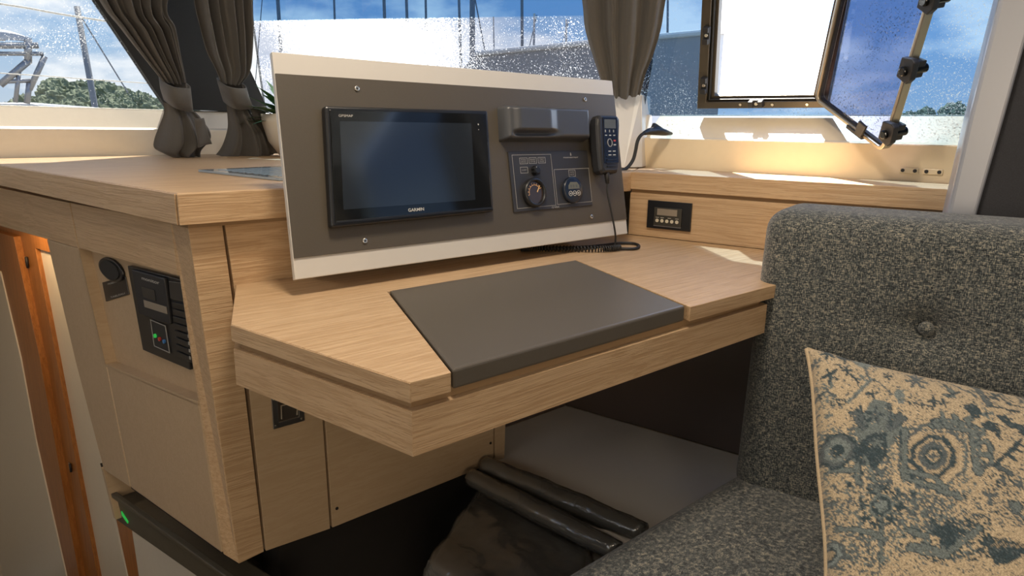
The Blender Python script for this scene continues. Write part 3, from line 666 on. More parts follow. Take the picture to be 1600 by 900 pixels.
mb = MB(); mb.slab([V((p.x, p.y, .7185)) for p in lid], (0, 0, ZD + .0012 - .7185)); ld = mb.build('desk_lid', M_grey, desk, .0035, 3); lab(ld, 'dark grey lift-up lid')

# riser and shelf along the right wall
def RP(s, z, off=0.): return RW0 + RD * s + V((-.9765, -.2156, 0)) * off + V((0, 0, z))
sh = thing('wall_shelf', RP(.3, .75), 'oak ledge along the right wall under the opened window', 'shelf')
Lr = 1.35
mb = MB(); mb.slab([RP(0, ZD + .0005), RP(Lr, ZD + .0005), RP(Lr, .838), RP(0, .838)], V((.9765, .2156, 0)) * .018); mb.build('riser', M_wr, sh, .0006)
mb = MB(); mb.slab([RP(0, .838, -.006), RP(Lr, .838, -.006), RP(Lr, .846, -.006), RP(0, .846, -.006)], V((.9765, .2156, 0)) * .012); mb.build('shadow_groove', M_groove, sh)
sf = [RP(.0, .846, .001), RP(Lr, .846, .001), RP(Lr, .846, .001) + V((.42, .05, 0)), ]
wl = PB1 + inC * .003; wl2 = PC1 + inC * .003
shf = [RP(0, .846, .001), RP(Lr, .846, .001), V((wl2.x - .09, RP(Lr, 0).y + .02, .846)), V((wl.x, wl.y, .846))]
dd = (RP(Lr, 0).y - wl.y) / DC.y
pe = wl + DC * dd; shf[2] = V((pe.x, pe.y, .846))
mb = MB(); mb.slab(shf, (0, 0, ZT - .846)); mb.build('shelf_board', M_wr, sh, .0012)
# lining under the desk along the right wall and the pale platform
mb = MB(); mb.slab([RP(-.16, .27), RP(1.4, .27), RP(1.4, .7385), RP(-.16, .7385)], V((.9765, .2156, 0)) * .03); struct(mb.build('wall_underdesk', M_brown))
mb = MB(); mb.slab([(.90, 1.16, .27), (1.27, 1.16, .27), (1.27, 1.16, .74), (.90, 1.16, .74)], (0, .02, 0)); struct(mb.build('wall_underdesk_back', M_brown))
pf = thing('bench_platform', (1.0, .9, .0), 'smooth pale grey bench box in the space under the desk', 'platform')
q1 = atz(785, 725, .27)
pts = [V((.905, 1.158, 0)), V((.888, 1.022, 0)), V((.865, .60, 0)), RP(.45, 0), RP(-.155, 0)]
mb = MB(); mb.slab([V((p.x, p.y, .0)) for p in pts], (0, 0, .27)); mb.build('box', M_shiny, pf, .004)
# toe space under the cabinet: near-black block paints in its shadow
mb = MB(); mb.box((.42, 1.10, 0.0), (.90, 1.5, .268)); struct(mb.build('toe_shadow_block', M_dark))

# ------------------------------------------------------------------ right control panel on the riser
def dev(s0, z0, s1, z1, off, th): 
    mb = MB(); mb.slab([RP(s0, z0, off), RP(s1, z0, off), RP(s1, z1, off), RP(s0, z1, off)], V((-.9765, -.2156, 0)) * th); return mb
cp = thing('control_panel', RP(.10, .79), 'small black control panel with a display and five round keys on the right wall', 'control panel')
dev(.0475, .7614, .1522, .8245, .0005, .005).build('faceplate', M_black, cp, .0012)
hs_ = dev(.0655, .7690, .1312, .8100, .0055, .003).build('housing', mat('dark_olive_plastic', (.045, .043, .036), .35), cp, .001)
dev(.0735, .7930, .1208, .8075, .0085, .0006).build('display', M_lcdw, hs_)
for i in range(5):
    mb = MB(); disk(mb, RP(.0745 + i * .0118, .7805, .0085), RP(0, 0, 1) - RP(0, 0, 0), RD, .0040, .0012, 18); k = mb.build('key', M_key, hs_, .0003)
for i, s in enumerate((.0745, .0863, .1035, .1215)):
    mb = MB(); mb.slab([RP(s - .004, .7868, .0087), RP(s + .004, .7868, .0087), RP(s + .004, .7884, .0087), RP(s - .004, .7884, .0087)], V((-.9765, -.2156, 0)) * .0003); mb.build('key_legend', M_line, hs_)
dev(.0655, .7672, .1312, .7700, .0058, .002).build('lower_ledge', mat('grey_strip', (.16, .16, .17), .3), cp, .0004)
# two snap plates on the right wall
for i, (pa, pb) in enumerate((((1411, 266), (1430, 267)), ((1448, 268), (1468, 269)))):
    a, b = onC(*pa, .0008), onC(*pb, .0008); c = (a + b) / 2; u = (b - a).normalized(); hw = (b - a).length / 2 + .006
    s = thing('mounting_plate', c, ('left' if i == 0 else 'right') + ' of the two small beige plates with dark studs above the wall shelf', 'plate', 'stud plates on the right wall')
    mb = MB(); mb.slab([c - u * hw - V((0, 0, .0055)), c + u * hw - V((0, 0, .0055)), c + u * hw + V((0, 0, .0055)), c - u * hw + V((0, 0, .0055))], inC * .003); mb.build('plate', M_creamwarm, s, .001)
    for q in (a, b):
        mb = MB(); disk(mb, q + inC * .003, inC, DC, .0036, .002, 14); mb.build('stud', M_blackm, s, .0004)

# ------------------------------------------------------------------ instrument console
CO = V((.399, .912, .765)); CU = V((1, 0, 0)); CVv = V((.0205, .080, .316)); CH = .326; CVd = CVv / CVv.length
CN = V((0, -.9694, .2454))
CSH = [0., 0.]
def CP(u, v, o=0.): return CO + CU * (u + CSH[0]) + CVd * (v + CSH[1]) + CN * o
def on_board(px, py, o=0.): return hit(px, py, CO + CN * o, CN)
def raise_to(u, v, o):
    """how far a point sighted against the board moves when it stands o proud of it"""
    CSH[:] = [0., 0.]; p = CP(u, v, 0); d = p - EYE; q = EYE + d * ((CO + CN * o - EYE).dot(CN) / d.dot(CN)) - CO
    vv = q.dot(CN.cross(CU).normalized()) / CVd.dot(CN.cross(CU).normalized()); CSH[:] = [(q - CVd * vv).dot(CU) - u, vv - v]
def cbox(u0, v0, u1, v1, o, th):
    mb = MB(); mb.slab([CP(u0, v0, o), CP(u1, v0, o), CP(u1, v1, o), CP(u0, v1, o)], CN * th); return mb
con = thing('instrument_console', (.77, .95, .74), 'large tilted instrument board with charcoal centre and pale bands standing on the desk', 'console')
cbox(0, 0, .739, CH, -.009, .009).build('board', M_stripe, con, .0012)
cbox(.001, .0305, .738, .2945, .0001, .0022).build('dark_field', M_panel, con, .0004)
mb = MB(); bk = [CP(.06, .035, -.010), CP(.68, .035, -.010), CP(.68, .28, -.010), CP(.06, .28, -.010)]
bot = ZD + .001
mb.add([CP(.05, .03, -.0095), CP(.69, .03, -.0095), CP(.69, .29, -.0095), CP(.05, .29, -.0095), V((.47, 1.012, bot)), V((1.06, 1.012, bot)), V((1.08, 1.012, 1.0)), V((.47, 1.012, 1.0))],
       [(0, 1, 2, 3), (4, 7, 6, 5), (0, 4, 5, 1), (1, 5, 6, 2), (2, 6, 7, 3), (3, 7, 4, 0)])
mb.build('housing', M_white, con)
for (u, v) in ((.1278, .2785), (.6444, .2817), (.1148, .0444), (.6282, .0438)):
    mb = MB(); disk(mb, CP(u, v, .0023), CN, CU, .0042, .0022, 18); k = mb.build('screw', M_screw, con, .0009)
    mb = MB(); disk(mb, CP(u, v, .0045), CN, CU, .0016, .0003, 6); mb.build('screw_slot', M_dark, k)

# chartplotter
raise_to(.225, .16, .0155)
plo = thing('chartplotter', CP(.225, .16), 'wide black chartplotter with a dark switched-off screen on the left of the console', 'chartplotter')
gq = [(.066, .0692), (.376, .0745), (.3855, .2507), (.0758, .2500)]
def quad_c(q, o, th, ins=0.): 
    mb = MB(); cx = sum(p[0] for p in q) / 4; cy = sum(p[1] for p in q) / 4
    pp = [(p[0] - math.copysign(ins, p[0] - cx), p[1] - math.copysign(ins, p[1] - cy)) for p in q]
    mb.slab([CP(u, v, o) for u, v in pp], CN * th); return mb, pp
mb, _ = quad_c([(.066, .0705), (.376, .0735), (.3845, .2512), (.0750, .2500)], .0024, .014); mb.build('case', M_black, plo, .004, 3)
mb, gp = quad_c([(.0725, .078), (.3695, .0805), (.3775, .2445), (.0815, .2435)], .0164, .0015); mb.build('front_glass', M_glassb, plo, .0008)
mb, _ = quad_c([(.0872, .0955), (.3350, .0957), (.3430, .2272), (.0955, .2268)], .0179, .0003); mb.build('display', M_screen, plo)
mb = MB(); mb.slab([CP(.0735, .0795, .0168), CP(.3680, .0815, .0168), CP(.3680, .0780, .0168), CP(.0735, .0760, .0168)], CN * .0012); mb.build('lower_lip', M_black, plo, .0004)
def cpt(u, v, o): return lambda x, y: CP(u + x, v + y, o)
text_mesh('GARMIN', .0300, cpt(.2135, .0872, .0181), 'lettering', M_text, plo, height=.0052, bold=.012)
text_mesh('GPSMAP', .0235, cpt(.1065, .2350, .0181), 'lettering', M_text, plo, height=.0036)
mb = MB(); mb.slab([CP(.3580, .2275, .018), CP(.3595, .2255, .018), CP(.3580, .2235, .018), CP(.3565, .2255, .018)], CN * .0004)
disk(mb, CP(.3578, .2165, .018), CN, CU, .0007, .0004, 8); mb.build('power_mark', M_text, plo)

# slate cover over a small display
raise_to(.545, .235, .026)
cv = thing('display_cover', CP(.545, .235), 'slate grey plastic protective cover clipped over a small display, top right of the console', 'cover')
NX, NY = 56, 26
P2 = []
for i in range(NY + 1):
    row = []
    for j in range(NX + 1):
        a, b = j / NX, i / NY
        u = .431 + a * (.222 + .008 * b) ; v = .2025 + b * (.0635)
        u = .4325 + a * .2235 + (b - .5) * .004
        ex = min(a, 1 - a) * .224; ey = min(b, 1 - b) * .0635
        e = lambda x, r: (1 - (1 - min(x / r, 1)) ** 2) ** .5
        h = .026 * min(e(ex, .010), e(ey, .008))
        # raised brow on the left half over a scooped foot
        h += .008 * max(0, min(1, (.56 - a) / .10)) * max(0, min(1, (b - .22) / .03)) * max(0, min(1, (.92 - b) / .05)) * max(0, min(1, (a - .06) / .05))
        h -= .010 * max(0, min(1, (.62 - a) / .2)) * max(0, 1 - abs(b - .17) / .09) * max(0, min(1, (a - .05) / .06))
        row.append(CP(u, v, .0024 + h))
    P2.append(row)
mb = MB(); mb.grid(P2)
k0 = P2[0] + [r[-1] for r in P2[1:]] + P2[-1][-2::-1] + [r[0] for r in P2[-2:0:-1]]
mb.build('shell', M_cover, cv, smooth=True)
text_mesh('GARMIN', .052, cpt(.500, .2370, .0350), 'embossed_lettering', M_cover, cv, height=.010)

# switch and gauge panel
raise_to(.53, .12, .0055)
swp = thing('gauge_panel', CP(.53, .12), 'charcoal gauge and switch plate with thin printed frames under the slate cover', 'gauge panel')
cbox(.4265, .0672, .6385, .1782, .0024, .003).build('plate', M_plate, swp, .0008)
def lines(rect, w, name='printed_frame', o=.0055):
    u0, v0, u1, v1 = rect; mb = MB()
    mb.frame([CP(u0, v0, o), CP(u1, v0, o), CP(u1, v1, o), CP(u0, v1, o)], [CP(u0 + w, v0 + w, o), CP(u1 - w, v0 + w, o), CP(u1 - w, v1 - w, o), CP(u0 + w, v1 - w, o)], CN * .0002)
    return mb.build(name, M_line, swp)
lines((.4345, .0732, .5342, .1721), .0008); lines((.5384, .0744, .6372, .1425), .0008)
def legend(u0, v0, u1, v1, rows):
    lines((u0, v0, u1, v1), .0008)
    for i, r_ in enumerate(rows):
        vv = v1 - (v1 - v0) * (i + 1) / (len(rows) + 1) if len(rows) > 1 else (v0 + v1) / 2
        text_mesh(r_, (u1 - u0) * .62, cpt((u0 + u1) / 2, vv, .0056), 'lettering', M_line, swp, height=.0026)
legend(.4521, .1547, .4722, .1662, ['MAIN', 'ENG']); legend(.4757, .1549, .4952, .1664, ['BAIE', 'STB']); legend(.4990, .1551, .5184, .1665, ['TEST', 'MODE'])
legend(.4518, .1376, .4706, .1492, ['OFF']); legend(.5780, .1268, .5970, .1400, ['WATER', 'HEATER'])
text_mesh('FOUNTAINE PAJOT', .0415, cpt(.5888, .1643, .0056), 'lettering', M_text, swp, height=.0027)
mb = MB(); disk(mb, CP(.5890, .1728, .0055), CN, CU, .0013, .0002, 12); disk(mb, CP(.5890, .1698, .0055), CN, CU, .0017, .0002, 12); mb.build('crest', M_line, swp)
text_mesh('12 V/DC', .0200, cpt(.5330, .0700, .0056), 'lettering', M_text, swp, height=.0034)
# toggle knob
mb = MB(); disk(mb, CP(.4873, .1413, .0055), CN, CU, .0075, .010, 24); k = mb.build('rotary_knob', M_black, swp, .0015)
mb = MB()
for i in range(7):
    an = 2 * PI * i / 7; disk(mb, CP(.4873 + .0068 * math.cos(an), .1413 + .0068 * math.sin(an), .0055), CN, CU, .0028, .0085, 12)
mb.build('knob_grip', M_black, k, .0008)
mb = MB(); disk(mb, CP(.4835, .1465, .0158), CN, CU, .0010, .0004, 8); mb.build('knob_mark', M_text, k)
# round fuel gauge
raise_to(.485, .101, .014)
gu, gv = .4855, .1010
mb = MB(); n = 40
def ringprof(cu, cv, prof, seg=40):
    P = []
    for (r, o) in prof: P.append([CP(cu + r * math.cos(2 * PI * j / seg), cv + r * math.sin(2 * PI * j / seg), o) for j in range(seg)])
    m_ = MB(); m_.grid(P, wrap=True); return m_
g = ringprof(gu, gv, [(.0275, .0055), (.0275, .0120), (.0262, .0150), (.0235, .0160), (.0215, .0150), (.0205, .0105)]).build('gauge_bezel', M_black, swp, smooth=True)
mb = MB(); disk(mb, CP(gu, gv, .0100), CN, CU, .0206, .0006, 36); dl = mb.build('gauge_dial', mat('brown_black_dial', (.045, .03, .024), .15), swp)
mb = MB()
for i in range(9):
    an = math.radians(195 - i * 21); mb.slab([CP(gu + r * math.cos(an + da), gv + r * math.sin(an + da), .0107) for r, da in ((.0145, -.03), (.0178 if i % 4 else .0188, -.03), (.0178 if i % 4 else .0188, .03), (.0145, .03))], CN * .0002)
arc = [math.radians(195 - i * 8) for i in range(22)]
for a0, a1 in zip(arc[:-1], arc[1:]): mb.slab([CP(gu + r * math.cos(a), gv + r * math.sin(a), .0107) for r, a in ((.0138, a0), (.0146, a0), (.0146, a1), (.0138, a1))], CN * .0002)
mb.build('scale_marks', mat('amber_print', (.75, .42, .16), .5), dl)
mb = MB(); an = math.radians(50); mb.slab([CP(gu + x, gv + y, .0112) for x, y in ((.0045, .0012), (.0130, .0128), (.0140, .0120), (.0062, .0000))], CN * .0004); mb.build('needle', mat('orange_needle', (.85, .55, .25), .4), dl)
# round remote display
raise_to(.588, .101, .0125)
ru, rv = .5880, .1010
ringprof(ru, rv, [(.0262, .0055), (.0262, .0110), (.0252, .0128), (.0232, .0134), (.0, .0136)]).build('remote_display', mat('navy_black_plastic', (.012, .018, .032), .25), swp, smooth=True)
rd = MB(); rd.slab([CP(ru + x, rv + y, .0138) for x, y in ((-.0155, .0015), (.0150, .0015), (.0150, .0080), (.0095, .0145), (-.0090, .0150), (-.0150, .0085))], CN * .0003); rdo = rd.build('display_window', mat('lcd_olive', (.14, .14, .11), .25), swp)
mb = MB()
for x in (-.008, -.001, .007): mb.slab([CP(ru + x + a, rv + b, .0142) for a, b in ((-.002, .004), (.002, .004), (.002, .0095), (-.002, .0095))], CN * .0001)
mb.build('digits', M_lcd, rdo)
for i, x in enumerate((-.0108, .0004, .0116)):
    mb = MB(); seg = 22
    mb.frame([CP(ru + x + .0050 * math.cos(2 * PI * j / seg), rv - .0072 + .0050 * math.sin(2 * PI * j / seg), .0137) for j in range(seg)], [CP(ru + x + .0042 * math.cos(2 * PI * j / seg), rv - .0072 + .0042 * math.sin(2 * PI * j / seg), .0137) for j in range(seg)], CN * .0004)
    if i != 1:
        s = -1 if i == 0 else 1; mb.slab([CP(ru + x - .0012 * s, rv - .0092, .0137), CP(ru + x + .0020 * s, rv - .0072, .0137), CP(ru + x - .0012 * s, rv - .0052, .0137)], CN * .0004)
    else: mb.slab([CP(ru + x + a, rv - .0072 + b, .0137) for a, b in ((-.0024, -.0008), (.0024, -.0008), (.0024, .0008), (-.0024, .0008))], CN * .0004)
    mb.build('button', M_text, swp)

# radio handset in its holder, with cord
raise_to(.705, .19, .033)
hsx = thing('radio_handset', CP(.705, .19), 'black radio telephone handset with keypad hanging at the right edge of the console', 'handset')
def hpoly(sc=1.0, du=0.):
    L_, R_ = [], []
    prof = [(.132, .6785, .7230), (.138, .6725, .7280), (.155, .6715, .7315), (.180, .6720, .7355), (.205, .6735, .7400), (.230, .6755, .7455), (.243, .6785, .7465), (.2495, .6850, .7400)]
    pts = [(a, v) for v, a, b in prof] + [(b, v) for v, a, b in prof[::-1]]
    cx, cy = .706, .19
    return [(cx + (u - cx) * sc + du, cy + (v - cy) * (1 - (1 - sc) * .5)) for u, v in pts]
cbox(.682, .150, .728, .232, .0024, .010).build('cradle', M_blackm, hsx, .003)
P3 = []
for sc, o in ((.90, .0120), (1.0, .0165), (1.0, .0300), (.94, .0350), (.80, .0375)):
    P3.append([CP(u, v, o) for u, v in hpoly(sc)])
mb = MB(); mb.grid(P3, wrap=True); mb.add(P3[-1], [tuple(range(len(P3[-1])))]); mb.add(P3[0], [tuple(range(len(P3[0])))[::-1]]); mb.build('body', mat('handset_plastic', (.022, .023, .026), .38), hsx, .0012)
def hb(u0, v0, u1, v1, name, m, th=.0008, par=hsx, lean=.006):
    k = lambda v: (v - .19) * .10
    mb = MB(); mb.slab([CP(u0 + k(v0), v0, .0376), CP(u1 + k(v0), v0, .0376), CP(u1 + k(v1), v1, .0376), CP(u0 + k(v1), v1, .0376)], CN * th); return mb.build(name, m, par)
key_plate = hb(.686, .152, .729, .244, 'keypad', M_glassb, .0010)
hb(.6895, .2215, .7235, .2395, 'display', M_lcd, .0016)
for i in range(3):
    hb(.690 + i * .0125, .2135, .6925 + i * .0125, .2185, 'soft_key', M_line, .0018)
    hb(.690 + i * .0125, .2065, .6955 + i * .0125, .2083, 'soft_key', M_text, .0018)
mb = MB(); seg = 24
mb.frame([CP(.7040 + .0075 * math.cos(2 * PI * j / seg), .1925 + .0085 * math.sin(2 * PI * j / seg), .0386) for j in range(seg)], [CP(.7040 + .0060 * math.cos(2 * PI * j / seg), .1925 + .0070 * math.sin(2 * PI * j / seg), .0386) for j in range(seg)], CN * .001); mb.build('dial_ring', M_line, hsx)
hb(.7155, .1950, .7215, .1980, 'red_key', M_red, .0018); hb(.7150, .1870, .7220, .1895, 'key', M_text, .0018)
for i in range(2):
    for j in range(2): hb(.6985 + i * .0135, .1745 - j * .0075, .7065 + i * .0135, .1762 - j * .0075, 'key', M_text, .0018)
for i in range(4): hb(.693, .1635 - i * .0065, .7235 - i * .001, .1655 - i * .0065, 'grille_slot', M_black, .0022)
mb = MB(); mb.tube([CP(.697, .136, .028), CP(.6955, .128, .030), CP(.6945, .112, .030)], [.0060, .0052, .0034], 12)
for i in range(6): disk(mb, CP(.6968 - i * .0005, .131 - i * .0035, .029), CVd, CU, .0056 - i * .0004, .0016, 12)
mb.build('strain_relief', M_rub, hsx, smooth=True)
# cord: hangs from the strain relief to the desk, then a coiled length lying on the desk under the console
pth = [CP(.6945, .112, .030), on_board(949, 300, .029), on_board(954, 325, .028), on_board(959, 350, .026), on_board(961.5, 366, .023)]
pth.append(atz(961.5, 377, .757)); pth.append(atz(960, 385, .7465))
def smooth_path(p, k=6):
    out = []
    for i in range(len(p) - 1):
        p0 = p[max(i - 1, 0)]; p1 = p[i]; p2 = p[i + 1]; p3 = p[min(i + 2, len(p) - 1)]
        for j in range(k):
            t_ = j / k; out.append(.5 * ((2 * p1) + (p2 - p0) * t_ + (2 * p0 - 5 * p1 + 4 * p2 - p3) * t_ * t_ + (3 * p1 - p0 - 3 * p2 + p3) * t_ ** 3))
    return out + [p[-1]]
MB().tube(smooth_path(pth), .0019, 8).build('cord', M_rub, hsx, smooth=True)
base = smooth_path([V((1.070, .877, .7475)), V((1.03, .885, .7475)), V((.98, .925, .7475)), V((.93, .965, .7475)), V((.90, .985, .7475))], 40)
coil = []
for i in range(len(base) * 2 - 2):
    f = i / 2; k0 = int(f); p = base[k0].lerp(base[min(k0 + 1, len(base) - 1)], f - k0); tdir = (base[min(k0 + 1, len(base) - 1)] - base[max(k0 - 1, 0)]).normalized(); q = V((0, 0, 1)).cross(tdir)
    an = i * 2 * PI / 8; coil.append(p + (q * math.cos(an) + V((0, 0, 1)) * math.sin(an)) * .0050)
MB().tube(coil, .0016, 6).build('coiled_cord', M_rub, hsx, smooth=True)
lp_ = smooth_path([V((1.075, .880, .744)), V((1.10, .862, .7435)), V((1.135, .878, .7435)), V((1.15, .905, .7435)), V((1.125, .925, .7435)), V((1.07, .930, .7435)), V((1.00, .950, .7435)), V((.94, .985, .7435))])
MB().tube(lp_, .0030, 8).build('loop_cord', M_rub, hsx, smooth=True)

# reading lamp on a gooseneck, behind the console
lm = thing('reading_lamp', (1.25, 1.06, ZT), 'black gooseneck reading lamp curving out from behind the console', 'lamp')
YL = 1.06
gpts = [aty(px, py, YL) for px, py in ((955, 262), (968, 267), (980, 262), (989, 250), (993, 236), (996, 221), (1001, 212), (1008, 207))]
MB().tube(smooth_path(gpts), .0042, 10).build('gooseneck', M_rub, lm, smooth=True)
bz = aty(955, 262, YL); mb = MB(); mb.tube([V((bz.x, YL, ZT)), V((bz.x, YL, ZT + .010)), bz], [.013, .010, .0045], 14); mb.build('base', M_blackm, lm, smooth=True)
hp = [aty(px, py, YL) for px, py in ((1006, 207.5), (1013, 205), (1024, 203.5), (1036, 206), (1046, 208))]
P = []
for c_, (ra, rb) in zip(hp, ((.0050, .0050), (.0085, .0080), (.0150, .0110), (.0160, .0085), (.0105, .0050))):
    P.append([c_ + V((0, ra * math.cos(2 * PI * j / 16), rb * math.sin(2 * PI * j / 16) - .001)) for j in range(16)])
mb = MB(); mb.grid(P, wrap=True); mb.add(P[0], [tuple(range(16))]); mb.add(P[-1], [tuple(range(16))])
fin = [aty(px, py, YL) for px, py in ((1017, 202), (1022, 192), (1034, 200), (1040, 204), (1028, 206))]
mb.slab([q + V((0, -.004, 0)) for q in fin], (0, .008, 0)); mb.build('lamp_head', M_black, lm, .0006, smooth=True)

# acrylic sheet on the worktop
sheet = thing('acrylic_sheet', (.55, 1.3, ZT), 'thin bluish clear sheet lying flat on the worktop behind the console', 'sheet')
q = [atz(px, py, ZT + .004) for px, py in ((312, 266), (443, 281), (470, 268), (380, 262))]
q = [V((.445, 1.445, ZT + .0005)), V((.485, 1.15, ZT + .0005)), V((.80, 1.19, ZT + .0005)), V((.74, 1.52, ZT + .0005))]
MB().slab(q, (0, 0, .0045)).build('sheet', M_sheet, sheet, .0006)
mb = MB()
for i in range(9):
    f = .12 + i * .09; a = q[0].lerp(q[1], f).lerp(q[3].lerp(q[2], f), .08); b = q[0].lerp(q[1], f).lerp(q[3].lerp(q[2], f), .85)
    nrm = (q[1] - q[0]).normalized() * .006; mb.slab([a + V((0, 0, .0046)), b + V((0, 0, .0046)), b + nrm + V((0, 0, .0046)), a + nrm + V((0, 0, .0046))], (0, 0, .0004))
mb.build('printed_stripes', mat('blue_grey_print', (.28, .38, .47), .2), sheet)

# potted palm behind the console
pot = thing('potted_palm', (.97, 2.02, ZT), 'small green palm in a white bowl behind the left end of the console', 'potted plant')
pc_ = V((.922, 2.03, ZT)); prof = [(.035, 0), (.055, .004), (.085, .045), (.10, .10), (.102, .125), (.094, .125), (.088, .10), (.0, .095)]
P = [[pc_ + V((r * math.cos(2 * PI * j / 36), r * math.sin(2 * PI * j / 36), z)) for j in range(36)] for r, z in prof]
mb = MB(); mb.grid(P, wrap=True); mb.add(P[0], [tuple(range(36))]); mb.build('bowl', M_cream, pot, smooth=True)
rnd = random.Random(3)
for k in range(64):
    az = 2 * PI * k / 64 + rnd.random() * .4; el = rnd.uniform(.15, 1.25); L_ = rnd.uniform(.13, .20)
    d1 = V((math.cos(az), math.sin(az), 0)); b0_ = pc_ + V((0, 0, .10)) + d1 * .015; rowL = []; mb = MB(); m_ = 7
    for i in range(m_ + 1):
        f = i / m_; c_ = b0_ + d1 * (L_ * f * math.cos(el)) + V((0, 0, L_ * f * math.sin(el) - .05 * f * f)); wd = .013 * math.sin(PI * min(1, f * .93 + .07)) + .0004
        s_ = V((-d1.y, d1.x, 0)) * wd; rowL.append([c_ - s_, c_ + V((0, 0, -.002 * math.sin(PI * f))), c_ + s_])
    mb.grid(rowL); o = mb.build('leaf', M_leaf, pot, smooth=True)

# ------------------------------------------------------------------ curtains
def cloth_plane(px, py, p0, n, o=0.): return hit(px, py, p0, n) + V(n).normalized() * o
def curtain(name, label, rows, p0, n, folds, amp, cat='curtain', seed=0, nx=150, sub=7):
    """rows: (left px, left py, right px, right py, fold depth factor, bunch) down the cloth; folds run from the rail to the gather"""
    n = V(n).normalized(); rr = random.Random(seed)
    ph = [rr.random() * 6.28 for _ in range(6)]
    keys = []
    for r in rows: keys.append((hit(r[0], r[1], p0, n), hit(r[2], r[3], p0, n), r[4], r[5] if len(r) > 5 else 0))
    A = smooth_path([k[0] for k in keys], sub); B = smooth_path([k[1] for k in keys], sub)
    D = [V((k[2], k[3], 0)) for k in keys]; D = smooth_path(D, sub)
    P = []
    nr = len(A)
    for i in range(nr):
        a, b = A[i], B[i]; row = []
        for j in range(nx + 1):
            s = j / nx
            sw = s + .018 * math.sin(2 * PI * 2.3 * s + ph[0] + i * .05) * math.sin(PI * s)
            w_ = math.sin(2 * PI * folds * sw + ph[1] + .5 * math.sin(i * .09 + ph[4])) * .62 + math.sin(2 * PI * folds * 1.73 * sw + ph[2] + i * .03) * .28 + math.sin(2 * PI * folds * .55 * sw + ph[3]) * .35
            w_ = math.copysign(abs(w_) ** .8, w_)
            edge = min(1, min(s, 1 - s) * 12)
            bulge = D[i].y * math.sin(PI * s)
            row.append(a.lerp(b, s) - n * (w_ * amp * D[i].x * (.4 + .6 * edge) + bulge))
        P.append(row)
    mb = MB(); mb.grid(P)
    return mb
nCur = -(inA * math.cos(math.radians(22)) - V((0, 0, math.sin(math.radians(22)))))      # pointing outward
pCur = V((.72, 2.13, ZT))
def cur(name, label, rows, tie, tail, p0, n, folds, amp, seed, group=None, tie2=None):
    t = thing(name, hit(rows[-1][0] * .5 + rows[-1][2] * .5, rows[-1][1], p0, n), label, 'curtain', group)
    up, lo = rows
    return t
c1 = thing('curtain', V((.66, 2.08, ZT)), 'gathered taupe curtain left of the dark post, tied low with its tail on the worktop', 'curtain', 'curtains at the window posts')
o = curtain('c', '', [(60, -190, 330, -190, 1, .0), (150, -8, 262, -8, 1, .012), (186, 42, 274, 44, .85, .014), (222, 88, 283, 90, .55, .016), (244, 115, 288, 112, .35, .016), (254, 128, 291, 128, .22, .014)], pCur, nCur, 6.5, .030, seed=2)
o.build('upper_cloth', M_curt, c1, smooth=True)
o = curtain('c', '', [(256, 160, 293, 166, .18, .014), (257, 178, 306, 176, .5, .03), (250, 200, 319, 192, .9, .05), (243, 220, 326, 208, 1.0, .06), (243, 233, 312, 228, .8, .05), (260, 242, 312, 241.5, .5, .03)], pCur, nCur, 2.6, .022, seed=5)
o.build('lower_cloth', M_curt, c1, smooth=True)
def band(rows, p0, n, off, parent, name='tieback', depth=.045):
    P = []
    n = V(n).normalized()
    for r in rows:
        a, b = hit(r[0], r[1], p0, n), hit(r[2], r[3], p0, n); m = (a + b) / 2; hw = (b - a) / 2; row = []
        for j in range(33):
            an = 2 * PI * j / 32
            x = math.copysign(abs(math.cos(an)) ** .6, math.cos(an)); y = math.copysign(abs(math.sin(an)) ** .75, math.sin(an))
            row.append(m + hw * x * 1.06 - n * (y * depth))
        P.append(row)
    mb = MB(); mb.grid(P); o = mb.build(name, M_curt, parent, smooth=True)
    s = o.modifiers.new('s', 'SOLIDIFY'); s.thickness = .003
    return o
band([(254.5, 127, 291, 130), (257, 145, 293, 148), (262, 161, 295, 167)], pCur, nCur, 0, c1)
def flap(pts, p0, n, off, parent, name='tieback_tail'):
    n = V(n).normalized(); q = [hit(px, py, p0, n) - n * off for px, py in pts]
    mb = MB(); P = [[q[0].lerp(q[1], j / 8).lerp(q[3].lerp(q[2], j / 8), i / 8) - n * .006 * math.sin(PI * j / 8 + i * .3) for j in range(9)] for i in range(9)]
    mb.grid(P); o = mb.build(name, M_curt, parent, smooth=True); s = o.modifiers.new('s', 'SOLIDIFY'); s.thickness = .003; return o
flap([(280, 166), (296, 166), (310, 207), (287, 211)], pCur, nCur, .085, c1)
c2 = thing('curtain', V((.86, 2.08, ZT)), 'gathered taupe curtain right of the dark post, tied low beside the palm', 'curtain', 'curtains at the window posts')
o = curtain('c', '', [(270, -190, 400, -190, 1, .0), (300, -8, 398, -8, 1, .012), (311, 40, 398.5, 40, .95, .015), (322, 80, 397, 78, .7, .02), (336, 108, 392, 112, .45, .02), (345, 129, 378, 130, .25, .015)], pCur, nCur, 5.5, .028, seed=9)
o.build('upper_cloth', M_curt, c2, smooth=True)
o = curtain('c', '', [(354, 162, 386, 160, .25, .014), (356, 180, 393, 178, .5, .03), (357, 200, 408, 196, .9, .04), (352, 220, 418, 215, 1.0, .05), (346, 233, 424, 232, 1.0, .05), (338, 242.5, 428, 242.5, .7, .04)], pCur, nCur, 3.2, .020, seed=12)
o.build('lower_cloth', M_curt, c2, smooth=True)
band([(345, 129, 378, 130), (350, 146, 382, 145), (355, 163, 388, 161)], pCur, nCur, 0, c2)
# loose rear fall of the right-hand curtain down to the worktop
flap([(384, 158), (410, 172), (441, 236), (412, 241)], pCur, nCur, .01, c2, 'rear_fall')
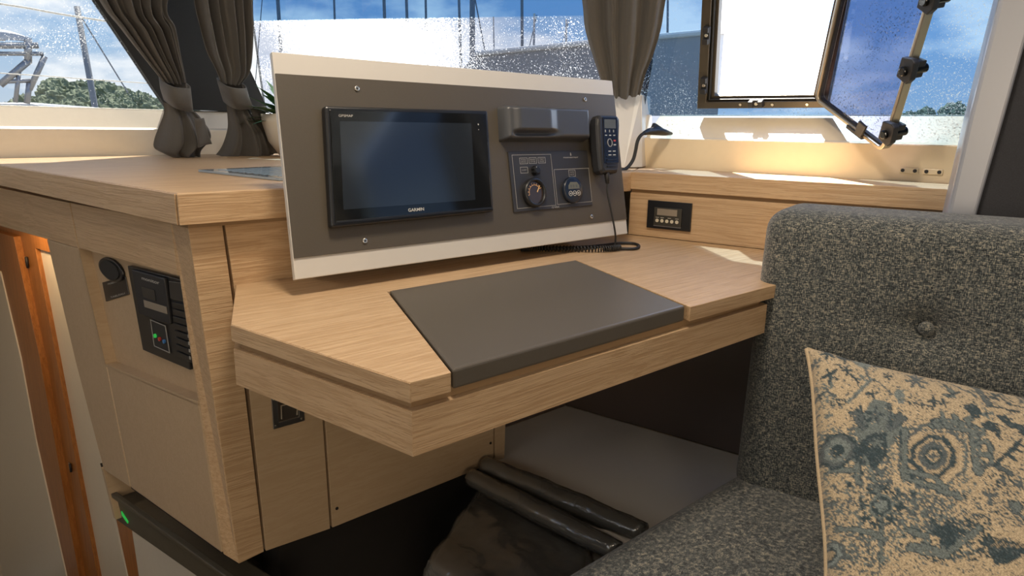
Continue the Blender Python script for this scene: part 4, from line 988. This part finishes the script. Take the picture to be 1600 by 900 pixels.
# third curtain, at the right corner over the white boxed post
nC3 = V((.72 * .87, .69 * .87, .49)); pC3 = V((1.375, 1.165, 1.07))
c3 = thing('curtain', V((1.40, 1.20, 1.07)), 'taupe curtain narrowing down onto the white corner post by the open window', 'curtain', 'curtains at the window posts')
o = curtain('c', '', [(880, -160, 1075, -160, 1, .0), (908, -8, 1042, -8, 1, .010), (914, 45, 1033, 45, .9, .012), (927, 90, 1020, 88, .7, .014), (937, 120, 1009, 115, .55, .014), (945, 150, 1000, 149, .5, .012)], pC3, nC3, 4.0, .020, seed=23)
o.build('cloth', M_curt, c3, smooth=True)

# ------------------------------------------------------------------ bulkhead pillar at the right
pil0 = hit(1480, 335, (1.36, .33, 0), (.9, .43, 0))
nP = V((.9, .43, 0)).normalized(); pP = V((1.30, .33, .8))
def onP(px, py): return hit(px, py, pP, nP)
mb = MB()
e = [onP(1480, 335), onP(1526, 338), onP(1572, 178), onP(1600, 80)]
lf = [extend(onP(1480, 335), onP(1515, 182), .8), extend(onP(1561, 0), onP(1515, 182), 2.2)]
rt = [extend(onP(1526, 338), onP(1572, 178), .8), extend(onP(1622, 0), onP(1572, 178), 2.2)]
bk = nP * .05
mb.slab([lf[0], onP(1515, 182), lf[1], rt[1], onP(1572, 178), rt[0]], bk); struct(mb.build('trim_5', M_alu, None, .006, 3))
mb = MB(); rr_ = V((.43, -.9, 0)).normalized()
mb.slab([rt[0] + bk * .2, rt[1] + bk * .2, rt[1] + bk * .2 + rr_ * .5 + V((.0, 0, 0)), rt[0] + bk * .2 + rr_ * .7], bk * .7); struct(mb.build('trim_6', M_felt))

# ------------------------------------------------------------------ settee: seat and back cushions
def roundbox(half, r, n):
    """faces of a box with rounded edges, even grid"""
    hx, hy, hz = half; P = []; mbx = []
    for ax in range(3):
        for sg in (-1, 1):
            a1, a2 = (ax + 1) % 3, (ax + 2) % 3; hh = (hx, hy, hz)
            na, nb = max(4, int(n * hh[a1])), max(4, int(n * hh[a2])); g = []
            for i in range(na + 1):
                row = []
                for j in range(nb + 1):
                    p = [0, 0, 0]; p[ax] = sg * hh[ax]
                    # cosine spacing near the rims
                    p[a1] = hh[a1] * math.sin((i / na - .5) * PI * .96) / math.sin(.48 * PI); p[a2] = hh[a2] * math.sin((j / nb - .5) * PI * .96) / math.sin(.48 * PI)
                    q = [max(-(h - r), min(h - r, c)) for c, h in zip(p, hh)]
                    d_ = V(p) - V(q); d_ = d_.normalized() * r if d_.length > 0 else V((0, 0, 0))
                    row.append(V(q) + d_)
                g.append(row)
            mbx.append(g)
    return mbx
sa = V((.2485, -.9686, 0)); sb_ = V((.9686, .2485, 0))
sofa = thing('sofa', (1.0, -.1, 0), 'blue grey tweed settee with a buttoned back at the right of the desk', 'sofa')
# back cushion
half = (.80, .085, .245); cen = V((1.016, .549, 0)) + sa * .80 + sb_ * .085 + V((0, 0, .615))
TU = hit(1445, 520, cen - sb_ * .085, sb_); TUl = TU - cen; tu, tw = TUl.dot(sa), TUl.z
mb = MB()
for g in roundbox(half, .036, 150):
    G2 = []
    for row in g:
        nr = []
        for p in row:
            u, d_, z = p
            lean = (z + half[2]) * .10                      # reclines a little
            q = cen + sa * u + sb_ * (d_ + lean - .03) + V((0, 0, z))
            if d_ < 0:
                k = abs(d_) / half[1]
                for tv in (tu, tu + .42, tu + .84):
                    rr_ = math.hypot(u - tv, (z - tw) * 1.1)
                    q += sb_ * k * (.024 * math.exp(-(rr_ / .028) ** 2) + .012 * math.exp(-(rr_ / .09) ** 2) + .007 * math.exp(-((z - tw) / .012) ** 2) * math.exp(-abs(u - tv) / .16))
                q += sb_ * -.010 * k * math.cos(min(1, abs(u) / half[0]) * PI / 2) * math.cos(z / half[2] * PI / 2)
            nr.append(q)
        G2.append(nr)
    mb.grid(G2)
bo = mb.build('back_cushion', M_tweed, sofa, smooth=True)
bm = bmesh.new(); bm.from_mesh(bo.data); bmesh.ops.remove_doubles(bm, verts=bm.verts, dist=.0004); bm.to_mesh(bo.data); bm.free()
mb = MB(); cb = TU + sb_ * (.040 + (tw + half[2]) * .10 - .03 - .018)
P = [[cb - sb_ * z_ + sa * (r_ * math.cos(2 * PI * j / 20)) + V((0, 0, r_ * math.sin(2 * PI * j / 20))) for j in range(20)] for r_, z_ in ((.0105, -.004), (.0105, .001), (.009, .004), (.005, .006), (.0, .0065))]
mb.grid(P, wrap=True); mb.build('button', M_tweed, bo, smooth=True)
# seat cushion
half = (.80, .33, .065)
mb = MB(); sc_ = V((1.035, .556, .337))
for g in roundbox(half, .030, 90):
    G2 = []
    for row in g:
        nr = []
        for p in row:
            u, d_, z = p
            q = V((sc_.x - .33 + d_ + .10 * (u + .8) * .0, sc_.y - .80 - u, sc_.z + z))
            # ends square to the desk, runs aft along the back
            q.x += (.80 + u) * .2485 * .9
            if z > 0: q.z += .012 * math.cos(d_ / half[1] * PI / 2) * math.cos(min(1, abs(u) / half[0]) ** 3 * PI / 2)
            nr.append(q)
        G2.append(nr)
    mb.grid(G2)
so_ = mb.build('seat_cushion', M_tweed, sofa, smooth=True)
bm = bmesh.new(); bm.from_mesh(so_.data); bmesh.ops.remove_doubles(bm, verts=bm.verts, dist=.0004); bm.to_mesh(so_.data); bm.free()
mb = MB(); mb.slab([(.43, .50, .0), (1.02, .52, .0), (1.38, -.95, .0), (.80, -.95, .0)], (0, 0, .268)); mb.build('base_box', M_brown, sofa, .004)

# ------------------------------------------------------------------ patterned pillow
T_ = hit(1258, 545, (.915, .40, .68), (.96, .1, .2)); 
BLp = V((.665, .240, .435)); Dv = BLp - T_
Wp = V((1.015, .172, .658)); 
PWd = (hit(1600, 622, Wp, V((.9, .2, .3))) - T_); PW = PWd.normalized() * .46; PD = Dv
pn_ = PD.cross(PW).normalized()
if pn_.dot(EYE - T_) < 0: pn_ = -pn_
CREAM, GREY, TEAL, MID = np.array([.45, .365, .245]), np.array([.135, .165, .165]), np.array([.028, .052, .065]), np.array([.085, .108, .118])
IW, IH = 380, 400; X0, Y0 = 1240, 530
yy, xx = np.mgrid[0:IH, 0:IW].astype(float); xx += X0; yy += Y0
img = np.zeros((IH, IW, 3)) + CREAM
rs = np.random.RandomState(4)
def blur(a, k):
    for _ in range(k): a = (a + np.roll(a, 1, 0) + np.roll(a, -1, 0) + np.roll(a, 1, 1) + np.roll(a, -1, 1)) / 5
    return a
jx, jy = blur(rs.randn(IH, IW), 10) * 5, blur(rs.randn(IH, IW), 10) * 5
XX, YY = xx + jx, yy + jy
def inpoly(pts):
    m = np.zeros(xx.shape, bool); n = len(pts)
    for i in range(n):
        x0, y0 = pts[i]; x1, y1 = pts[(i + 1) % n]
        if y0 == y1: continue
        c = ((y0 > YY) != (y1 > YY)) & (XX < (x1 - x0) * (YY - y0) / (y1 - y0) + x0); m ^= c
    return m
def dseg(p, q):
    px, py = p; qx, qy = q; dx, dy = qx - px, qy - py; t = np.clip(((XX - px) * dx + (YY - py) * dy) / (dx * dx + dy * dy + 1e-9), 0, 1)
    return np.hypot(XX - px - t * dx, YY - py - t * dy)
def pline(pts, w, col, outline=0):
    d = np.min([dseg(a, b) for a, b in zip(pts[:-1], pts[1:])], axis=0)
    if outline: img[d < w + outline] = TEAL
    img[d < w] = col
def ppoly(pts, col, outline=0):
    if outline:
        d = np.min([dseg(a, b) for a, b in zip(pts, pts[1:] + pts[:1])], axis=0); img[d < outline] = TEAL
    img[inpoly(pts)] = col
def flower(x, y, r, col, n=6, ph=0., c2=None):
    a = np.arctan2(YY - y, XX - x); d = np.hypot(XX - x, YY - y); img[d < r * (.62 + .38 * np.cos(n * a + ph))] = col
    if c2 is not None: img[d < r * .3] = c2
def ringsq(x, y, rs_, cols, rot=0.):
    ca, sa_ = math.cos(rot), math.sin(rot); u = (XX - x) * ca + (YY - y) * sa_; v = -(XX - x) * sa_ + (YY - y) * ca
    d = np.maximum(np.maximum(abs(u), abs(v)), (abs(u) + abs(v)) * .74)
    for r, c in zip(rs_, cols): img[d < r] = c
def mott(x0, y0, x1, y1, th, col, k=3, seed=1):
    r2 = np.random.RandomState(seed); f = blur(r2.randn(IH, IW), k); f /= f.std()
    win = np.minimum(np.minimum(XX - x0, x1 - XX), np.minimum(YY - y0, y1 - YY)) / 14.
    img[(f + np.clip(win, -3, 1) * .8 > th) & (win > 0)] = col
mott(1270, 680, 1345, 735, .9, MID, 3, 2); mott(1330, 725, 1380, 790, .5, MID, 3, 3); mott(1375, 790, 1455, 860, .7, MID, 3, 5); mott(1430, 830, 1520, 900, .8, TEAL, 3, 6)
mott(1270, 770, 1335, 830, 1.0, MID, 3, 7); mott(1420, 800, 1560, 850, 1.6, MID, 2, 8); mott(1300, 840, 1370, 925, 1.0, MID, 3, 9); mott(1510, 750, 1560, 840, 1.7, TEAL, 2, 10)
mott(1240, 530, 1620, 930, 2.3, MID, 2, 11); mott(1300, 690, 1500, 900, 1.5, GREY, 4, 21); mott(1262, 600, 1300, 900, 1.2, GREY, 3, 22); mott(1300, 600, 1600, 900, 2.7, TEAL, 2, 15)
# kite medallion
ppoly([(1352, 645), (1372, 650), (1380, 668), (1395, 690), (1382, 720), (1358, 735), (1335, 715), (1325, 690), (1340, 668)], GREY)
for p in ([(1318, 663), (1330, 660), (1345, 690), (1338, 694)], [(1402, 682), (1392, 668), (1372, 690), (1378, 700)], [(1380, 655), (1375, 655), (1378, 690)], [(1335, 652), (1333, 675), (1342, 690)]): ppoly(p, MID, 1.2)
flower(1355, 672, 15, TEAL, 5, .5, MID); flower(1352, 637, 9, TEAL, 5, 1.); ppoly([(1345, 702), (1370, 700), (1372, 735), (1352, 760), (1334, 745), (1320, 728)], TEAL); flower(1357, 715, 11, GREY, 6); flower(1393, 712, 12, TEAL, 5, 2)
pline([(1340, 735), (1352, 770), (1362, 800), (1364, 895)], 2.6, GREY, .8)
# stepped square medallion
ringsq(1438, 741, (50, 46, 37, 33, 26, 21, 14, 9), (MID, CREAM, CREAM * .8, TEAL, CREAM * .85, MID, TEAL, CREAM * .9), .10)
pline([(1430, 741), (1448, 742)], 1.4, MID); pline([(1439, 732), (1438, 751)], 1.4, MID)
for i in range(9):
    flower(1400 + i * 10, 697 + i * 1.2, 5, MID, 4, i); flower(1484, 708 + i * 9, 4.5, GREY, 4, i)
pline([(1398, 700), (1396, 770), (1430, 785), (1478, 806)], 4, GREY, 1.5)
pline([(1442, 690), (1462, 690), (1500, 700), (1501, 740), (1503, 765)], 7.5, GREY, 1.6)
for h in ([(1456, 690), (1454, 672)], [(1474, 693), (1471, 676), (1476, 682)], [(1495, 695), (1490, 682), (1500, 680)], [(1504, 702), (1514, 700), (1514, 708), (1508, 708)], [(1504, 722), (1518, 720), (1523, 730), (1523, 738)], [(1504, 742), (1518, 738), (1524, 746), (1524, 752)]): pline(h, 3.0, GREY, 1.3)
pline([(1446, 686), (1440, 688), (1448, 696)], 3, GREY, 1.2)
# dark leaves right
ppoly([(1487, 658), (1502, 655), (1514, 664), (1512, 680), (1500, 682), (1492, 668)], TEAL); ppoly([(1512, 690), (1522, 683), (1536, 690), (1540, 705), (1536, 718), (1530, 706), (1518, 700)], TEAL)
flower(1522, 672, 10, GREY, 4, .5, TEAL); ppoly([(1537, 676), (1552, 674), (1556, 686), (1574, 690), (1588, 705), (1590, 718), (1578, 714), (1566, 700), (1550, 694)], TEAL)
pline([(1508, 757), (1528, 757), (1540, 764), (1552, 770)], 2.6, MID, 1); pline([(1528, 757), (1548, 738), (1568, 718)], 3.4, TEAL)
for a, b in (((1548, 740), (1560, 750)), ((1556, 732), (1570, 736)), ((1562, 724), (1574, 728))): pline([a, b], 2.2, TEAL)
# rosette
for i in range(8):
    a = i * PI / 4 + .2; flower(1363 + 26 * math.cos(a), 812 + 26 * math.sin(a), 10, TEAL, 5, i)
ringsq(1363, 812, (18, 14.5, 9.5), (GREY, TEAL, GREY * 1.3), .12)
for (x, y) in ((1336, 758), (1318, 772), (1408, 772), (1337, 850), (1417, 857), (1392, 870), (1408, 797)): img[np.maximum(abs(XX - x), abs(YY - y)) < 3.2] = TEAL
for p in ([(1290, 745), (1325, 752), (1328, 762)], [(1330, 745), (1330, 770)], [(1392, 760), (1440, 775), (1455, 790)], [(1300, 835), (1350, 850), (1370, 862)], [(1402, 850), (1428, 862), (1428, 880)]): pline(p, 3.6, GREY, 1)
ringsq(1292, 872, (21, 17, 11, 7), (MID, GREY * 1.5, TEAL, CREAM * .8)); ringsq(1302, 718, (27, 23, 18, 10), (TEAL, MID, GREY * 1.2, TEAL))
ppoly([(1398, 880), (1455, 895), (1510, 853), (1504, 846), (1455, 882), (1405, 868)], GREY, 1.2); ppoly([(1505, 862), (1590, 880), (1545, 905), (1525, 905)], TEAL); ppoly([(1432, 852), (1455, 842), (1485, 855), (1458, 880)], TEAL)
for i in range(7): pline([(1520 + i * 9, 880 + i * .5), (1532 + i * 9, 868 + i)], 1.2, CREAM * .7)
# sprigs near the top edge
for x, y, r, n, c in ((1290, 561, 12, 5, TEAL), (1316, 569, 13, 4, TEAL), (1292, 600, 14, 5, TEAL), (1271, 575, 9, 5, MID), (1318, 593, 9, 4, TEAL), (1277, 628, 8, 4, TEAL), (1422, 612, 19, 7, MID), (1444, 652, 10, 4, TEAL), (1459, 655, 9, 4, TEAL), (1378, 605, 8, 5, TEAL), (1340, 607, 8, 4, GREY), (1366, 580, 10, 3, TEAL), (1565, 785, 13, 7, MID), (1520, 805, 12, 3, MID), (1537, 780, 8, 5, MID), (1590, 755, 20, 4, MID), (1395, 635, 9, 3, GREY), (1540, 640, 10, 3, TEAL)): flower(x, y, r, c, n, x * .1)
ppoly([(1325, 563), (1345, 560), (1358, 578), (1350, 592), (1336, 586)], GREY * 1.3); pline([(1346, 588), (1348, 602), (1350, 608)], 2.4, MID); pline([(1318, 645), (1334, 630), (1352, 612)], 3.4, GREY * 1.2)
pline([(1320, 645), (1356, 610), (1384, 640)], 1.0, MID); pline([(1285, 620), (1292, 628), (1300, 637)], 1.8, MID); pline([(1323, 600), (1333, 615)], 1.4, TEAL); pline([(1300, 582), (1310, 588)], 1.6, TEAL)
for x in (1292, 1304): pline([(x, 640), (x + 9, 640), (x + 9, 648), (x, 648), (x, 640)], .9, TEAL)
for i in range(6): pline([(1400 + i * 7, 652 + i * 1.8), (1406 + i * 7, 653 + i * 1.8), (1405 + i * 7, 659 + i * 1.8)], .9, TEAL)
ppoly([(1386, 635), (1396, 632), (1402, 640), (1398, 656), (1390, 656)], GREY * 1.2)
ppoly([(1462, 618), (1476, 632), (1477, 645), (1458, 640), (1472, 638)], GREY, 1.3); pline([(1475, 615), (1495, 630), (1510, 640)], 1.6, MID); pline([(1468, 640), (1484, 634)], 2.4, TEAL)
pline([(1455, 592), (1505, 606), (1515, 622), (1526, 655)], 4.2, MID, 1.4); pline([(1528, 658), (1572, 668)], 1.6, TEAL); pline([(1510, 606), (1532, 617), (1580, 630)], 1.2, TEAL); flower(1540, 636, 9, TEAL, 3, .3); pline([(1550, 632), (1556, 640), (1570, 650)], 1., TEAL)
flower(1586, 642, 12, MID, 5, 0, CREAM); pline([(1556, 626), (1546, 634), (1560, 655), (1590, 660)], 1.1, TEAL)
ppoly([(1545, 815), (1560, 812), (1566, 822), (1570, 812), (1564, 828), (1554, 830)], GREY, 1.2); ppoly([(1562, 835), (1580, 836), (1586, 846), (1574, 850)], GREY, 1.2)
pline([(1540, 818), (1600, 885)], 1.3, MID); pline([(1546, 816), (1606, 880)], 1.0, MID); pline([(1262, 560), (1264, 700), (1278, 900)], 1.6, GREY)
sc2 = blur(rs.randn(IH, IW), 1); sc2 /= sc2.std(); g2_ = blur((np.abs(img - CREAM).sum(2) > .05).astype(float), 6)
img[(sc2 > 2.1 - 1.0 * g2_) & (g2_ > .04)] = MID
img[(sc2 < -2.2) & (g2_ > .35)] = CREAM * .9
img *= (1 + .16 * blur(rs.randn(IH, IW), 1)[..., None])
img = np.clip(img, .01, .9)
pil_ = thing('throw_pillow', BLp, 'cream throw pillow with blue and teal woven rug pattern leaning on the settee back', 'pillow')
NP_ = 270
def pil_pt(a, b, side):
    x, y = 2 * a - 1, 2 * b - 1
    # sides bow inward between pointed corners
    k = .045
    ax = x * (1 - k * (1 - y * y)); ay = y * (1 - k * (1 - x * x))
    h = max(0., (1 - x * x)) ** .42 * max(0., (1 - y * y)) ** .42
    h *= 1 + .05 * math.sin(5 * a + 2) * math.sin(4 * b)
    wr = .0035 * math.sin(26 * a + 8 * b) * math.exp(-((abs(x) - .9) / .12) ** 2)
    ax += .010 * math.sin(9 * b + 1) * abs(x) ** 6; ay += .010 * math.sin(8 * a) * abs(y) ** 6
    c0 = T_ + PW * ((ax + 1) / 2) + PD * ((ay + 1) / 2)
    return c0 + pn_ * (side * (h * .062 + (wr if h > .02 else 0)))
mb = MB(); P = [[pil_pt(i / NP_, j / NP_, 1) for j in range(NP_ + 1)] for i in range(NP_ + 1)]; mb.grid(P)
def pillow_material():
    m = mat('woven_rug_cloth', (.5, .4, .3), .9, sheen=.2); nt = m.node_tree; L = nt.links.new; b = nt.nodes['Principled BSDF']
    at = N(nt, 'ShaderNodeAttribute', attribute_name='weave'); tc = N(nt, 'ShaderNodeTexCoord')
    nz = N(nt, 'ShaderNodeTexNoise', Scale=650, Detail=2.0); L(tc.outputs['Object'], nz.inputs['Vector'])
    mr = N(nt, 'ShaderNodeMapRange'); L(nz.outputs[0], mr.inputs[0]); mr.inputs[1].default_value = .3; mr.inputs[2].default_value = .7; mr.inputs[3].default_value = .62; mr.inputs[4].default_value = 1.3
    mx = N(nt, 'ShaderNodeVectorMath', operation='SCALE'); L(at.outputs['Color'], mx.inputs[0]); L(mr.outputs[0], mx.inputs['Scale']); L(mx.outputs[0], b.inputs['Base Color'])
    bp = N(nt, 'ShaderNodeBump', Strength=.5, Distance=.002); L(nz.outputs[0], bp.inputs['Height']); L(bp.outputs[0], b.inputs['Normal'])
    return m
M_pil = pillow_material()
fo = mb.build('front_cloth', M_pil, pil_, smooth=True)
def weave_colors(o):
    me = o.data; off = pil_.location; at = me.color_attributes.new('weave', 'FLOAT_COLOR', 'POINT'); out = []
    for v in me.vertices:
        # drop onto the mid plane of the cloth, then read the drawn ornament
        q = v.co + off; q = q - pn_ * ((q - T_).dot(pn_)) - EYE; c_ = (q.dot(right), q.dot(down), q.dot(fwd)); px = 800 + FPX * c_[0] / c_[2]; py = 450 + FPX * c_[1] / c_[2]
        ix, iy = int(px - X0), int(py - Y0)
        ix = abs(ix); iy = abs(iy); ix = ix % (2 * IW - 2); iy = iy % (2 * IH - 2); ix = ix if ix < IW else 2 * IW - 2 - ix; iy = iy if iy < IH else 2 * IH - 2 - iy
        out += [*img[iy, ix], 1]
    at.data.foreach_set('color', out)
weave_colors(fo)
mb = MB(); P = [[pil_pt(i / 30, j / 30, -1) for j in range(31)] for i in range(31)]; mb.grid(P); bo2 = mb.build('back_cloth', speck(mat('plain_cream_cloth', (.48, .38, .25), .9), 500, .2, .3), pil_, smooth=True)
rim = [pil_pt(i / 60, 0, 0) for i in range(60)] + [pil_pt(1, i / 60, 0) for i in range(60)] + [pil_pt(1 - i / 60, 1, 0) for i in range(60)] + [pil_pt(0, 1 - i / 60, 0) for i in range(61)]
MB().tube(rim, .0030, 8).build('piping', bo2.data.materials[0], pil_, smooth=True)

# ------------------------------------------------------------------ plastic-wrapped cushion under the desk
wc = thing('wrapped_cushion', (.7, .8, 0), 'grey cushion still wrapped in clear plastic film lying low beneath the desk', 'wrapped cushion')
cs = [atz(745, 735, .27), atz(930, 835, .27), V((.60, .50, .27)), atz(655, 852, .27)]
def cushion_grid(cs, z, r, thick, n=46, seed=0., amp=.004, dome=.02):
    P = []
    for i in range(n + 1):
        row = []
        for j in range(n + 1):
            a, b = i / n, j / n; p = cs[0].lerp(cs[1], a).lerp(cs[3].lerp(cs[2], a), b)
            e = min(a, 1 - a, b, 1 - b) * 2; zz = -thick * max(0, 1 - e * 9) ** 2 + dome * math.sin(PI * a) ** .6 * math.sin(PI * b) ** .6
            zz += amp * noise.noise(V((p.x * 14, p.y * 14, seed))) + amp * .8 * abs(noise.noise(V((p.x * 28 + 3, p.y * 16, seed + 4))))
            row.append(V((p.x, p.y, z + zz)))
        P.append(row)
    return P
mb = MB(); g_ = cushion_grid(cs, .225, 0, .05); mb.grid(g_); lowr = [[V((p.x, p.y, .12)) for p in g_[0]], g_[0]]
for edge_ in (g_[0], g_[-1], [r[0] for r in g_], [r[-1] for r in g_]): mb.grid([[V((p.x, p.y, .10)) for p in edge_], edge_])
mb.build('cushion', speck(mat('warm_grey_foam_cloth', (.30, .27, .22), .8), 60, .2, .1), wc, smooth=True)
mb = MB(); mb.grid(cushion_grid(cs, .238, 0, .05, seed=8., amp=.010)); mb.build('plastic_film', M_film, wc, smooth=True)
# long rolled folds of the film along the pale box
for (a, b, r_, dz) in (((736, 746), (965, 862), .021, .0), ((758, 728), (1005, 834), .024, .004)):
    p = atz(*a, .275 + dz); q = atz(*b, .275 + dz); path = [p.lerp(q, i / 24) + V((0, 0, .001 * math.sin(i * .9))) for i in range(25)]
    MB().tube(path, [r_ * (.85 + .15 * math.sin(PI * i / 24)) * (1 + .02 * math.sin(i * 2.1)) for i in range(25)], 16).build('film_roll', M_film, wc, smooth=True)
    MB().tube(path, [r_ * .72] * 25, 12).build('rolled_padding', mat('dark_padding', (.13, .12, .10), .5), wc, smooth=True)
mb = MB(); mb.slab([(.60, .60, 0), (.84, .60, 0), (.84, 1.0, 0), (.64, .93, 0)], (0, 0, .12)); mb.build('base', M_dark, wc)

# ------------------------------------------------------------------ outside
mb = MB(); mb.slab([(-120, -60, -2.2), (160, -60, -2.2), (160, 200, -2.2), (-120, 200, -2.2)], (0, 0, .2)); g_ = struct(mb.build('ground', M_quay))
def far(px, py, D):
    d = ray(px, py); k = D / math.hypot(d.x, d.y); return EYE + d * k
bl_ = thing('harbour_building', far(900, 200, 12), 'plain dark grey building wall rising outside the front and right windows', 'building')
fa, fb, fm = far(743, 84, 12.4), far(1132, 48, 11.6), far(908, 68, 12.0)
fl, fr_ = V((fa.x, fa.y, -2.0)), V((fb.x, fb.y, -2.0))
mb = MB(); mb.slab([fl, fr_, fb, fm, fa], V((.55, .83, 0)) * 5); mb.build('wall', M_bldg, bl_)
mb = MB(); mb.tube([fa - V((.6, .83, 0)) * .02, fm - V((.6, .83, 0)) * .02, fb - V((.6, .83, 0)) * .02], .045, 8); mb.build('roof_edge', M_wire, bl_)
masts = [(434, 0, 436, 31, 16, .045, 'grey mast just right of the second curtain'), (522, 0, 525, 90, 24, .04, 'thin grey mast above the left part of the console'),
         (600, 0, 603, 90, 20, .05, 'tall mast left of the closest pair above the console screen'), (635, 0, 638, 95, 22, .05, 'tall mast right of the pair above the console screen'),
         (665, -5, 667, 100, 22, .04, 'slim mast between the pair and the cluster of masts'), (717, -5, 720, 100, 20, .04, 'slim mast next left of the thickest mast'),
         (738, -5, 738, 102, 18, .075, 'thickest dark mast above the middle of the console'), (771, 26, 772, 90, 26, .03, 'short thin mast just left of the grey building'),
         (815.5, -5, 816, 80, 22, .05, 'tall straight mast over the left of the grey building roof'), (835, 21, 834, 78, 26, .05, 'short mast with stays over the grey building roof'),
         (885, 30, 884.5, 72, 28, .05, 'short mast nearest the third curtain over the building roof'), (1043.5, -5, 1043, 55, 24, .04, 'thin mast between third curtain and window frame'),
         (120, 10, 148, 165, 22, .09, 'leaning pale mast outside the far left window'), (410, -5, 407, 32, 28, .02, 'faint thin mast beside the second curtain')]
for (x0, y0, x1, y1, D, r_, l) in masts:
    p = far(x0, y0, D); q = far(x1, y1, D)
    if y0 <= 0: p = p + (p - q).normalized() * 6
    dirn = (q - p); q2 = q + dirn * ((q.z + 2.0) / max(.2, -dirn.z)) if dirn.z < 0 else q
    m_ = thing('mast', q2, l, 'mast', 'masts in the harbour')
    MB().tube([p, q2], [r_ * .8, r_], 8).build('pole', M_mast, m_, smooth=True)
    if x0 in (738, 835, 885, 120):
        off = {738: 24, 835: -8, 885: -7, 120: 60}[x0]
        s0 = far(x0 + (4 if x0 != 120 else 6), max(y0, -40) + (2 if x0 != 120 else 15), D); s1 = far(x1 + off + (0 if x0 != 120 else -8), y1 - (0 if x0 != 120 else 20), D)
        MB().tube([s0, s1], .018, 6).build('stay', M_mast, m_)
for i, (pts, l) in enumerate((([(-40, 0), (40, 12), (95, 22), (200, 38)], 'upper pale cable sagging across the far left window'), ([(-20, 113), (60, 118), (140, 124), (245, 131)], 'lower thin pale cable across the far left window'))):
    pth = smooth_path([far(px, py, 3.2) for px, py in pts]); o = MB().tube(pth, .0035 if i == 0 else .002, 6).build('guard_cable', M_wire, None, smooth=True); tag(o, l, 'cable', 'cables outside the left window')
# neighbouring boat with its stern arch
bt = thing('neighbour_boat', far(10, 230, 7), 'neighbouring boat with a rounded canopy and steel arch outside the far left window', 'boat')
D = 7
P = []
for i in range(13):
    a = -1 + i / 6; px = -70 + (a + 1) * 60; top_ = far(px, 44 + 14 * max(0, a) ** 2, D); P.append([far(px, 62 + 4 * a * a, D), far(px, 50 + 10 * max(0, a) ** 2, D), top_ + V((-.02, .05, 0)), top_ + V((-.12, .25, .0)), far(px, 62, D) + V((-.15, .3, 0))])
mb = MB(); mb.grid(P); mb.build('canopy', M_boat, bt, smooth=True)
mb = MB()
for a, b, r_ in (((-60, 72), (60, 71), .045), ((-20, 84), (68, 84), .03), ((44, 62), (44, 96), .05), ((70, 88), (46, 140), .04), ((46, 94), (0, 133), .05), ((30, 110), (24, 160), .03), ((0, 128), (48, 126), .03), ((-60, 60), (-30, 160), .05), ((46, 130), (42, 162), .04)):
    mb.tube([far(*a, D), far(*b, D)], r_ * .55, 8)
mb.build('arch', mat('weathered_steel', (.32, .33, .35), .35, metal=.6), bt, smooth=True)
mb = MB(); mb.slab([far(-200, 158, D + .3), far(60, 160, D + .3), far(70, 190, D + .3), far(60, 260, D + .3), far(-200, 260, D + .3)], (1.2, 2.4, 0)); mb.build('hull', M_boat, bt, .05)
# trees
def tree(px, py_top, D, w, name_l, seed, py_bot=176):
    t_ = far(px, py_top, D); gz = -2.0; h = t_.z - gz; base_ = V((t_.x, t_.y, gz))
    r = thing('tree', base_, name_l, 'tree', 'trees beyond the harbour')
    rr = random.Random(seed); mb = MB()
    for k in range(16):
        c_ = base_ + V((rr.uniform(-1, 1) * w * .75, rr.uniform(-1, 1) * w * .75, h * rr.uniform(.38, .86))); rad = w * rr.uniform(.28, .46)
        P = []
        for i in range(21):
            th = PI * i / 20; row = []
            for j in range(32):
                ph = 2 * PI * j / 32; d = V((math.sin(th) * math.cos(ph), math.sin(th) * math.sin(ph), math.cos(th))); row.append(c_ + d * rad * (1 + .30 * noise.noise(d * 3.1 + V((k * 3, seed, 0))) + .22 * noise.noise(d * 9 + V((k, seed, 0)))))
            P.append(row)
        mb.grid(P, wrap=True)
    mb.build('crown', M_tree, r)
    MB().tube([base_, base_ + V((0, 0, h * .6))], [w * .09, w * .05], 8).build('trunk', M_bark, r)
for a in ((12, 147, 40, 2.0, 'low tree behind the steel arch at far left', 1), (62, 143, 46, 1.9, 'round tree right of the steel arch', 2), (98, 134, 53, 2.2, 'taller tree left of the leaning mast', 3), (128, 127, 60, 2.6, 'tallest tree behind the leaning mast', 4),
          (168, 133, 67, 2.4, 'bushy tree just right of the leaning mast', 5), (205, 142, 56, 2.2, 'low tree left of the first curtain', 6), (240, 150, 48, 2.0, 'lowest tree touching the first curtain', 7),
          (1440, 168, 60, 2.0, 'small hazy tree beyond the open sash', 8), (1502, 160, 70, 3.0, 'hazy tree at the far right end of the window', 9)): tree(*a)
